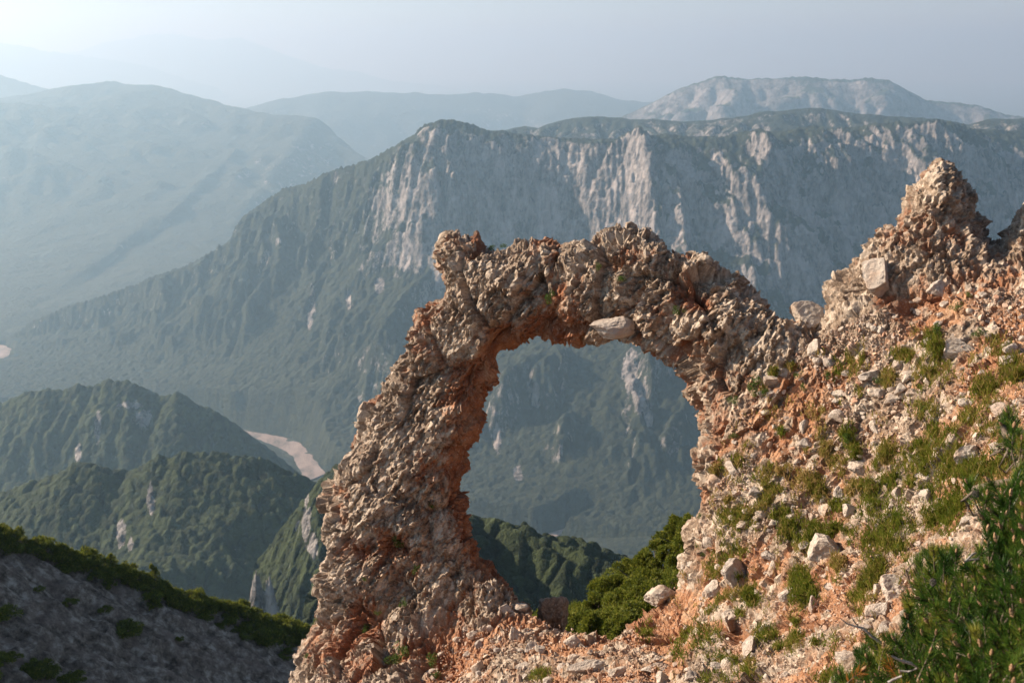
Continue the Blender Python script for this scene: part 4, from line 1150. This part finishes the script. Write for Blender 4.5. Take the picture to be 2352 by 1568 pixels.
def tube(pts, rad, seg=6):
    pts = np.asarray(pts, float); n = len(pts)
    d = np.gradient(pts, axis=0); d /= np.linalg.norm(d, axis=1, keepdims=True) + 1e-9
    ref = np.array([0.31, 0.2, 0.93])
    a = np.cross(d, ref); a /= np.linalg.norm(a, axis=1, keepdims=True) + 1e-9
    b = np.cross(d, a)
    th = np.arange(seg) * 2 * np.pi / seg
    rad = np.broadcast_to(np.asarray(rad, float), (n,))
    V = pts[:, None] + rad[:, None, None] * (a[:, None] * np.cos(th)[None, :, None] + b[:, None] * np.sin(th)[None, :, None])
    F = []
    for i in range(n - 1):
        for k in range(seg):
            F.append((i * seg + k, i * seg + (k + 1) % seg, (i + 1) * seg + (k + 1) % seg, (i + 1) * seg + k))
    return V.reshape(-1, 3), np.array(F, np.int32)
def join(parts):
    V, F, b_ = [], [], 0
    for v, f in parts:
        V.append(v); F.append(f + b_); b_ += len(v)
    return np.concatenate(V), np.concatenate(F)

def pine_cloud(n, seed, tuft, lumps, shape):
    """crown: lumps along bent boughs, every tuft a brush of thin blades"""
    r = np.random.default_rng(seed)
    if shape == 'tree':
        z = np.linspace(.25, 1.0, lumps); cen = np.stack([r.normal(0, .30, lumps) * (1.15 - z * .75), r.normal(0, .30, lumps) * (1.15 - z * .75), z], -1)
        rad = r.uniform(.13, .24, lumps) * (1.3 - .6 * z)
    else:
        th = r.uniform(0, 2 * np.pi, lumps); q = np.sqrt(r.random(lumps)) * .85
        cen = np.stack([q * np.cos(th), q * np.sin(th), .15 + r.uniform(0, .45, lumps) * (1.1 - q)], -1)
        rad = r.uniform(.16, .32, lumps)
    k = r.integers(0, lumps, n)
    d = r.normal(size=(n, 3)); d[:, 2] = np.abs(d[:, 2]) * 1.1 - .25; d /= np.linalg.norm(d, axis=1, keepdims=True)
    p = cen[k] + d * rad[k, None] * r.uniform(.55, 1.05, n)[:, None]
    ax = d * .8 + np.array([0, 0, .6]) + r.normal(0, .3, (n, 3)); ax /= np.linalg.norm(ax, axis=1, keepdims=True)
    B = 6
    p = np.repeat(p, B, 0); ax = np.repeat(ax, B, 0); m_ = len(p)
    o = ax + r.normal(0, .55, (m_, 3)); o /= np.linalg.norm(o, axis=1, keepdims=True)
    s = np.cross(o, r.normal(size=(m_, 3))); s /= np.linalg.norm(s, axis=1, keepdims=True)
    L = tuft * r.uniform(.7, 1.3, m_)[:, None]
    V = np.stack([p - s * L * .13, p + s * L * .13, p + o * L], 1).reshape(-1, 3)
    tint = np.repeat(np.clip(np.repeat(r.normal(.45, .22, n), B) + r.normal(0, .1, m_), 0, 1), 3)
    boughs = [tube(np.array([[0, 0, -.15], c * np.array([.35, .35, .3]), c * np.array([.8, .8, .75]), c]), [.035, .028, .018, .008], 5) for c in cen]
    return (V, np.arange(m_ * 3).reshape(-1, 3), tint), join(boughs)

def pine_proto(n, seed, tuft, lumps, shape):
    (V, F, T_), (Vb_, Fb_) = pine_cloud(n, seed, tuft, lumps, shape)
    return mesh("foliage", V, F, [m_dp], True, {"tint": T_}), mesh("trunk", Vb_, Fb_, [m_bark], True)
FARP = [pine_proto(700, 20 + k, .13, 12, 'bush') for k in range(4)]
FART = [pine_proto(800, 40 + k, .12, 13, 'tree') for k in range(2)]
MIDP = [pine_proto(3200, 60 + k, .085, 34, 'bush') for k in range(4)]
MIDT = [pine_proto(2600, 80 + k, .075, 20, 'tree') for k in range(3)]
rng = np.random.default_rng(77)
def pine(name, protos, P, s, sz, label, group):
    root = bpy.data.objects.new(name, None); root.location = P; root.rotation_euler = (0, 0, rng.uniform(0, 6.28)); root.scale = (s, s * rng.uniform(.8, 1.1), sz)
    link(root); tag(root, label, "pine", group)
    f, tr = protos[int(rng.integers(len(protos)))]
    link(bpy.data.objects.new("foliage", f), root); link(bpy.data.objects.new("trunk", tr), root)
    return root
g1 = "dwarf pines along the crest of the shaded slope"
x = -120.0
lab1 = "low dwarf pine bush in the hedge along the shaded slope's crest"
while x < 770:
    y = np.interp(x, cr[:, 0], cr[:, 1])
    for row in range(3):
        yy = y + rng.uniform(-3, 9) + row * rng.uniform(8, 15) + (12 if 330 < x < 700 and row == 2 else 0)
        P = shade_pt(x + rng.uniform(-8, 8), yy)
        s = rng.uniform(.7, 1.5)
        if rng.random() < .12: continue
        pine("dwarf_pine", FARP, P - np.array([0, 0, .2]), s, s * rng.uniform(.6, 1.5), lab1, g1)
    x += rng.uniform(14, 21)
g2 = "pines standing up from the crest of the shaded slope"
for (x, y, s, sz, tr, lab) in [(255, 1296, 1.15, 1.4, 1, "bushy little pine sticking up from the shaded crest left of the twisted one"), (355, 1332, 1.0, 1.7, 1, "twisted young pine standing tallest in the middle of the shaded crest"),
                               (668, 1408, 1.9, 2.6, 0, "large round dark pine at the right end of the shaded crest"), (640, 1412, 1.5, 1.9, 0, "dark pine joined to the left of the large round one"), (700, 1430, 1.4, 1.8, 0, "dark pine between the large round one and the arch")]:
    pine("pine_tree" if tr else "dwarf_pine", FART if tr else FARP, shade_pt(x, y + 6) - np.array([0, 0, .2]), s, sz, lab, g2)
g3 = "scattered pines on the shaded slope"
for (x, y, s, lab) in [(282, 1440, 1.7, "dark pine bush alone in the middle of the shaded slope"), (300, 1455, 1.2, "dark bush just right of the lone one in the middle of the shaded slope"), (2, 1418, 1.6, "dark bush cut by the left edge of the photo"), (240, 1398, .8, "small dark bush above the lone bush"), (160, 1388, .8, "small dark bush under the crest at left"),
                       (92, 1366, .6, "tiny bush below the crest at far left"), (520, 1425, 1.1, "dark bush below the crest toward the arch"), (560, 1460, 1.2, "dark bush on the shaded slope nearing the arch"), (610, 1475, 1.4, "dark bush beside the foot of the arch"), (580, 1440, 1.2, "dark bush in the band below the round pine"),
                       (650, 1500, 1.2, "lowest dark bush against the arch's foot"), (410, 1470, .6, "tiny bush right of the lone bush"), (640, 1460, 1.5, "dark bush under the large round pine")]:
    pine("dwarf_pine", FARP, shade_pt(x, y) - np.array([0, 0, .1]), s, s * .8, lab, g3)
for k in range(16):
    x = rng.uniform(-60, 175); y = 1568 - rng.uniform(-10, 1) - max(0, (60 - abs(x - 40) * .45)) * rng.random()
    P = shade_pt(x, y); s = rng.uniform(.8, 1.2)
    pine("dwarf_pine", FARP, P, s, s * .9, "low dwarf pine in the clump at the bottom left corner", "dwarf pines at the bottom left corner")

# ---- pines below the ridge, seen through the arch, on their own slope
t = NT("lower_slope_soil"); m_lsoil = t.out(t.ramp(t.noise(t.pos(), 2.2, 7, .75), [(.40, (.018, .026, .009)), (.60, (.075, .065, .035))]), .9)
g4 = "pines below the ridge seen through the arch"
MP = [(1575, 1215, 22.5), (1545, 1235, 23), (1570, 1270, 22), (1515, 1280, 23), (1475, 1300, 23.5), (1440, 1310, 24), (1545, 1320, 21.5), (1495, 1340, 22), (1410, 1350, 23), (1370, 1385, 23), (1340, 1410, 23), (1450, 1380, 22), (1520, 1390, 21), (1400, 1420, 21.5),
      (1325, 1440, 22), (1360, 1450, 21), (1450, 1430, 21), (1490, 1400, 21), (1250, 1440, 23), (1200, 1420, 24), (1300, 1470, 21.5), (1420, 1465, 20.5), (1600, 1330, 21), (1600, 1250, 22)]
ML = ["pine bush highest against the right edge of the arch opening", "pine bush just under the highest one in the opening", "pine bush touching the right rim inside the arch", "pine bush on the skyline inside the arch", "skyline pine bush left of the others inside the arch",
      "leftmost skyline pine bush beside the hazy forest"]
for k, (x, y, d) in enumerate(MP):
    s = rng.uniform(.55, .72)
    tr_ = k < 6 or k % 3 == 0
    pine("pine_bush", MIDT if tr_ else MIDP, pt(x, y + (44 if tr_ else 26), d), s * (1.15 if tr_ else 1), s * rng.uniform(.9, 1.2) * (1.15 if tr_ else 1), ML[k] if k < len(ML) else "dense yellowish green pine bush below the ridge inside the arch", g4)
pp = np.array([(m_[0], m_[1] + 45, m_[2] + .3) for m_ in MP], float)
lw = pt(pp[:, 0], pp[:, 1], pp[:, 2])
A = np.stack([lw[:, 0], lw[:, 1], np.ones(len(lw))], -1); co = np.linalg.lstsq(A, lw[:, 2], rcond=None)[0]
Xl, Yl = np.meshgrid(np.arange(-3, 8, .25), np.arange(17.6, 30, .25))
zl_ = Xl * co[0] + Yl * co[1] + co[2] + .35 * fbm(np.stack([Xl, Yl], -1) / 1.2, 5, 500, .65) - sstep(23.5, 30, Yl) * 9 - sstep(.5, -3, Xl) * 5
tag(link(bpy.data.objects.new("lower_slope", mesh("lower_slope", np.stack([Xl, Yl, zl_], -1).reshape(-1, 3), grid_faces(*Xl.shape), [m_lsoil], True))), "dim ground under the pines behind the arch", "slope", None, "structure")
# ------------------------------------------------------------------ mugo pine close by at the lower right
t = NT("mugo_needles")
c_ = t.attr("tint").outputs["Fac"]
m_ndl = t.leaf(t.ramp(c_, [(0.0, (0.012, 0.036, 0.005)), (0.5, (0.044, 0.098, 0.014)), (0.85, (0.15, 0.20, 0.03)), (1.0, (0.38, 0.14, 0.03))]), .38, .35)
t = NT("mugo_bud"); m_bud = t.out(t.ramp(t.noise(t.pos(), 180, 3, .6), [(.35, (.15, .07, .035)), (.65, (.40, .25, .14))]), .7)
t = NT("cone_scale"); m_cone = t.out(t.ramp(t.noise(t.pos(), 120, 3, .6), [(.35, (.035, .028, .026)), (.65, (.13, .105, .095))]), .6)
t = NT("dead_wood"); m_dead = t.out(t.ramp(t.noise(t.pos(), 60, 4, .6), [(.35, (.22, .19, .17)), (.65, (.45, .40, .37))]), .8)

def qa(a): return [(1866.2 + .20911 * x, 1240.3 + .20911 * y) for x, y in a]
def qb(a): return [(1894.9 + .19553 * x, 936 + .19553 * y) for x, y in a]
LOW_P = qa([(220, 1600), (290, 1400), (430, 1420), (500, 1330), (490, 1180), (540, 1040), (700, 1000), (860, 1010), (960, 1010), (1010, 880), (1040, 700), (1000, 580), (1080, 480), (1180, 330), (1140, 180), (1220, 90), (1350, 60), (1480, 120), (1560, 60), (1700, 180), (1850, 60),
              (2000, 0), (2150, -150), (2330, -300), (2500, -300), (2500, 1700), (200, 1700)])
HI_P = qb([(1640, 830), (1760, 830), (1840, 930), (1880, 850), (1960, 860), (2010, 960), (2080, 960), (2130, 850), (2230, 820), (2260, 700), (2340, 640), (2450, 640), (2450, 1560), (2000, 1560), (1880, 1400), (1860, 1230), (1960, 1240), (1900, 1100), (1760, 1000)])
TOP_P = qb([(2010, 150), (2080, 30), (2170, 20), (2250, 120), (2290, 250), (2340, 330), (2420, 480), (2250, 420), (2120, 340)])
DPT = tps_fit(np.array([(1950, 1560, 6.4), (2000, 1480, 6.5), (2100, 1350, 6.5), (2110, 1250, 6.7), (2352, 1568, 4.5), (2352, 1250, 5.4), (2200, 1450, 5.5), (2230, 1110, 6.6), (2300, 960, 6.8), (2352, 1000, 6.4), (2450, 1300, 4.9)], float))
def dpt(px, py):
    c = np.array([(1950, 1560), (2000, 1480), (2100, 1350), (2110, 1250), (2352, 1568), (2352, 1250), (2200, 1450), (2230, 1110), (2300, 960), (2352, 1000), (2450, 1300)], float)
    r = DPT[-3] + DPT[-2] * px / 1000 + DPT[-1] * py / 1000
    for q, w_ in zip(c, DPT[:-3]):
        d = math.hypot(px - q[0], py - q[1]) / 1000
        if d > 0: r += w_ * d * d * math.log(d)
    return math.exp(r)

def pine_bush(name, label, polys, hub, spacing, layers, seed, n_bud, twigs):
    r = np.random.default_rng(seed)
    root = bpy.data.objects.new(name, None); root.location = hub[0]; link(root); tag(root, label, "pine bush")
    O = np.asarray(hub[0], float)
    tips = []
    for poly in polys:
        P = np.asarray(poly, float)
        lo, hi = P.min(0), P.max(0)
        for layer in range(layers):
            got = []; tr_ = 0
            while tr_ < 1600:
                tr_ += 1
                x, y = r.uniform(lo[0], hi[0]), r.uniform(lo[1], hi[1])
                if not inside(np.array(x), np.array(y), P): continue
                if any((x - a) ** 2 + (y - b) ** 2 < spacing ** 2 for a, b in got): continue
                got.append((x, y))
            for x, y in got:
                if layer and r.random() < .15: continue
                tips.append((pt(x, y + 6, dpt(x, y) + layer * .17 + r.normal(0, .05)), layer))
    nd_V, nd_F, nd_T, base = [], [], [], 0
    br = []; buds = []; feet = []
    hubs = np.asarray(hub, float)
    for tip, layer in tips:
        out = tip - hubs[np.argmin(((hubs - tip) ** 2).sum(1))]
        out /= np.linalg.norm(out) + 1e-9
        ax = np.array([r.normal(-.12, .28), r.normal(-.18, .22), r.uniform(.55, 1.0)]) + .35 * out
        ax /= np.linalg.norm(ax)
        L = r.uniform(.13, .22)
        foot = tip - ax * L
        h_ = hubs[np.argmin(((hubs - foot) ** 2).sum(1) + np.where(hubs[:, 2] > foot[2], 9, 0))]
        mid = foot * .55 + h_ * .45 + np.array([0, 0, -.06]) + r.normal(0, .04, 3)
        feet.append((foot, ax, tip))
        n = int(r.integers(85, 125))
        s = np.sqrt(r.random(n)) * .98
        a = r.uniform(0, 2 * np.pi, n)
        R = rot_to(ax, 0)
        spread = np.interp(s, [0, 1], [1.0, .55]) * r.uniform(.8, 1.2, n)
        dirl = np.stack([np.cos(a) * np.sin(spread), np.sin(a) * np.sin(spread), np.cos(spread)], -1)
        d = dirl @ R.T
        p = foot + ax * (s * L)[:, None]
        ln = r.uniform(.050, .078, n)[:, None]
        bend = ax * .25
        sd = np.cross(d, r.normal(size=(n, 3))); sd /= np.linalg.norm(sd, axis=1, keepdims=True)
        w_ = .0019
        m_ = p + d * ln * .55; e_ = p + (d + bend) * ln
        V = np.stack([p - sd * w_, p + sd * w_, m_ + sd * w_, m_ - sd * w_, e_], 1).reshape(-1, 3)
        i = np.arange(n)[:, None] * 5 + base; base += n * 5
        nd_F.append(np.concatenate([np.concatenate([i, i + 1, i + 2], 1), np.concatenate([i, i + 2, i + 3], 1), np.concatenate([i + 3, i + 2, i + 4], 1)]))
        nd_V.append(V)
        tt = np.clip(r.normal(.45, .32) * .7 + r.normal(.16, .14, n), 0, .88)
        if r.random() < .012: tt = np.where(r.random(n) < .5, 1.0, tt)
        nd_T.append(np.repeat(tt, 5))
        if layer == 0: buds.append((tip, ax))
    nv = mesh("needles", np.concatenate(nd_V) - O, np.concatenate(nd_F), [m_ndl], True, {"tint": np.concatenate(nd_T)})
    link(bpy.data.objects.new("needles", nv), root)
    for a, b in zip(hubs[:-1], hubs[1:]):
        br.append(tube([a, (a + b) / 2 + r.normal(0, .03, 3), b], [.028, .024, .018], 7))
    # every shoot grows from the nearest piece of wood that is already there
    wood = [np.asarray(h_) for h_ in hubs]
    feet.sort(key=lambda q: ((hubs - q[0]) ** 2).sum(1).min())
    for foot, ax, tip in feet:
        W_ = np.array(wood); k = ((W_ - foot - np.array([0, 0, -.05])) ** 2).sum(1).argmin(); h_ = W_[k]
        mid = foot * .5 + h_ * .5 - ax * .05 + r.normal(0, .015, 3)
        rad = .010 if k < len(hubs) else .0065
        br.append(tube([h_, mid, foot - ax * .03, foot, tip], [rad, rad * .9, .006, .0055, .004], 5))
        wood.append(foot)
    V, F = join(br)
    link(bpy.data.objects.new("branches", mesh("branches", V - O, F, [m_bark], True)), root)
    # buds: knobbly candles at the shoot ends
    th = np.arange(8) * 2 * np.pi / 8
    prof = [(0, .45), (.1, .8), (.25, 1.0), (.4, .85), (.55, 1.0), (.7, .75), (.85, .6), (1.0, .12)]
    bv = np.array([(q * math.cos(a + k) * (1 + .18 * ((i + k) % 2)), q * math.sin(a + k) * (1 + .18 * ((i + k) % 2)), z) for k, (z, q) in enumerate(prof) for i, a in enumerate(th)])
    bf = np.array([(k * 8 + i, k * 8 + (i + 1) % 8, (k + 1) * 8 + (i + 1) % 8, (k + 1) * 8 + i) for k in range(7) for i in range(8)])
    bmesh_ = mesh("bud", bv, bf, [m_bud], False)
    r.shuffle(buds)
    for tip, ax in sorted(buds[:n_bud], key=lambda q: q[0][1]):
        b_ = bpy.data.objects.new("bud", bmesh_)
        s = r.uniform(.75, 1.3)
        b_.scale = (.0088 * s, .0088 * s, .050 * s)
        b_.rotation_euler = Matrix(rot_to(ax + r.normal(0, .1, 3), r.uniform(0, 6)).tolist()).to_euler()
        b_.location = np.asarray(tip) - O
        link(b_, root)
    for pts, rads in twigs:
        V, F = tube(pts, rads, 6)
        link(bpy.data.objects.new("dead_twig", mesh("dead_twig", V - O, F, [m_dead], True)), root)
    return root, O
def tw(a, ds, rads, q=qa):
    return ([pt(x, y, d) for (x, y), d in zip(q(a), ds)], rads)
low_hub = [pt(2330, 1640, 5.4), pt(2200, 1560, 6.0), pt(2080, 1540, 6.5), pt(2250, 1400, 6.1), pt(2350, 1330, 5.9), pt(2180, 1330, 6.5), pt(2420, 1500, 5.2)]
b1_, O1 = pine_bush("mugo_pine", "dense mugo pine bush with brown candles filling the lower right corner", [LOW_P], low_hub, 28, 5, 21, 64,
    [tw([(300, 850), (380, 915), (480, 945), (560, 965), (650, 1050), (760, 1130)], [6.5] * 6, [.003, .005, .007, .008, .009, .01]),
     tw([(420, 815), (450, 880), (500, 940)], [6.45, 6.47, 6.5], [.002, .004, .005]),
     tw([(1680, 230), (1760, 150), (1800, 140)], [5.7, 5.75, 5.8], [.006, .006, .004]),
     tw([(1670, 230), (1740, 215), (1830, 205)], [5.7, 5.75, 5.8], [.005, .006, .004]),
     tw([(870, 1270), (950, 1310), (1080, 1350), (1160, 1400), (1050, 1440), (960, 1430)], [5.4] * 6, [.006, .007, .008, .008, .005, .004]),
     tw([(830, 1560), (880, 1530), (980, 1490)], [5.2] * 3, [.007, .006, .005])])
hi_hub = [pt(2440, 1300, 5.8), pt(2360, 1180, 6.2), pt(2300, 1150, 6.5), pt(2240, 1125, 6.7), pt(2345, 1100, 6.4), pt(2350, 1030, 6.5), pt(2320, 1000, 6.75), pt(2302, 975, 6.85)]
b2_, O2 = pine_bush("mugo_pine", "loose upper pine branches reaching in from the right edge with one tall shoot", [HI_P, TOP_P], hi_hub, 25, 3, 22, 26, [])
# cones
def cone_mesh():
    parts = []
    for k in range(60):
        z = k / 60; a = k * 2.39996
        q = .5 * math.sin(math.pi * (z * .86 + .12)) ** .8
        c = np.array([q * math.cos(a), q * math.sin(a), z * 1.3])
        V, F = ICO[1]
        parts.append((V * np.array([.13, .13, .07]) @ np.array(rot_to(np.array([math.cos(a) * .4, math.sin(a) * .4, 1]), a)).T + c, F))
    return join(parts)
cv, cf = cone_mesh(); cm = mesh("cone", cv, cf, [m_cone], False)
for (x, y), d, root, O, rt in ((qa([(1325, 425)])[0], 5.95, b1_, O1, (2.4, .3, 0)), (qb([(1740, 990)])[0], 6.45, b2_, O2, (2.2, -.9, 0))):
    c_ = bpy.data.objects.new("cone", cm); c_.scale = (.034, .034, .034); c_.rotation_euler = rt; c_.location = pt(x, y, d) - O
    link(c_, root)
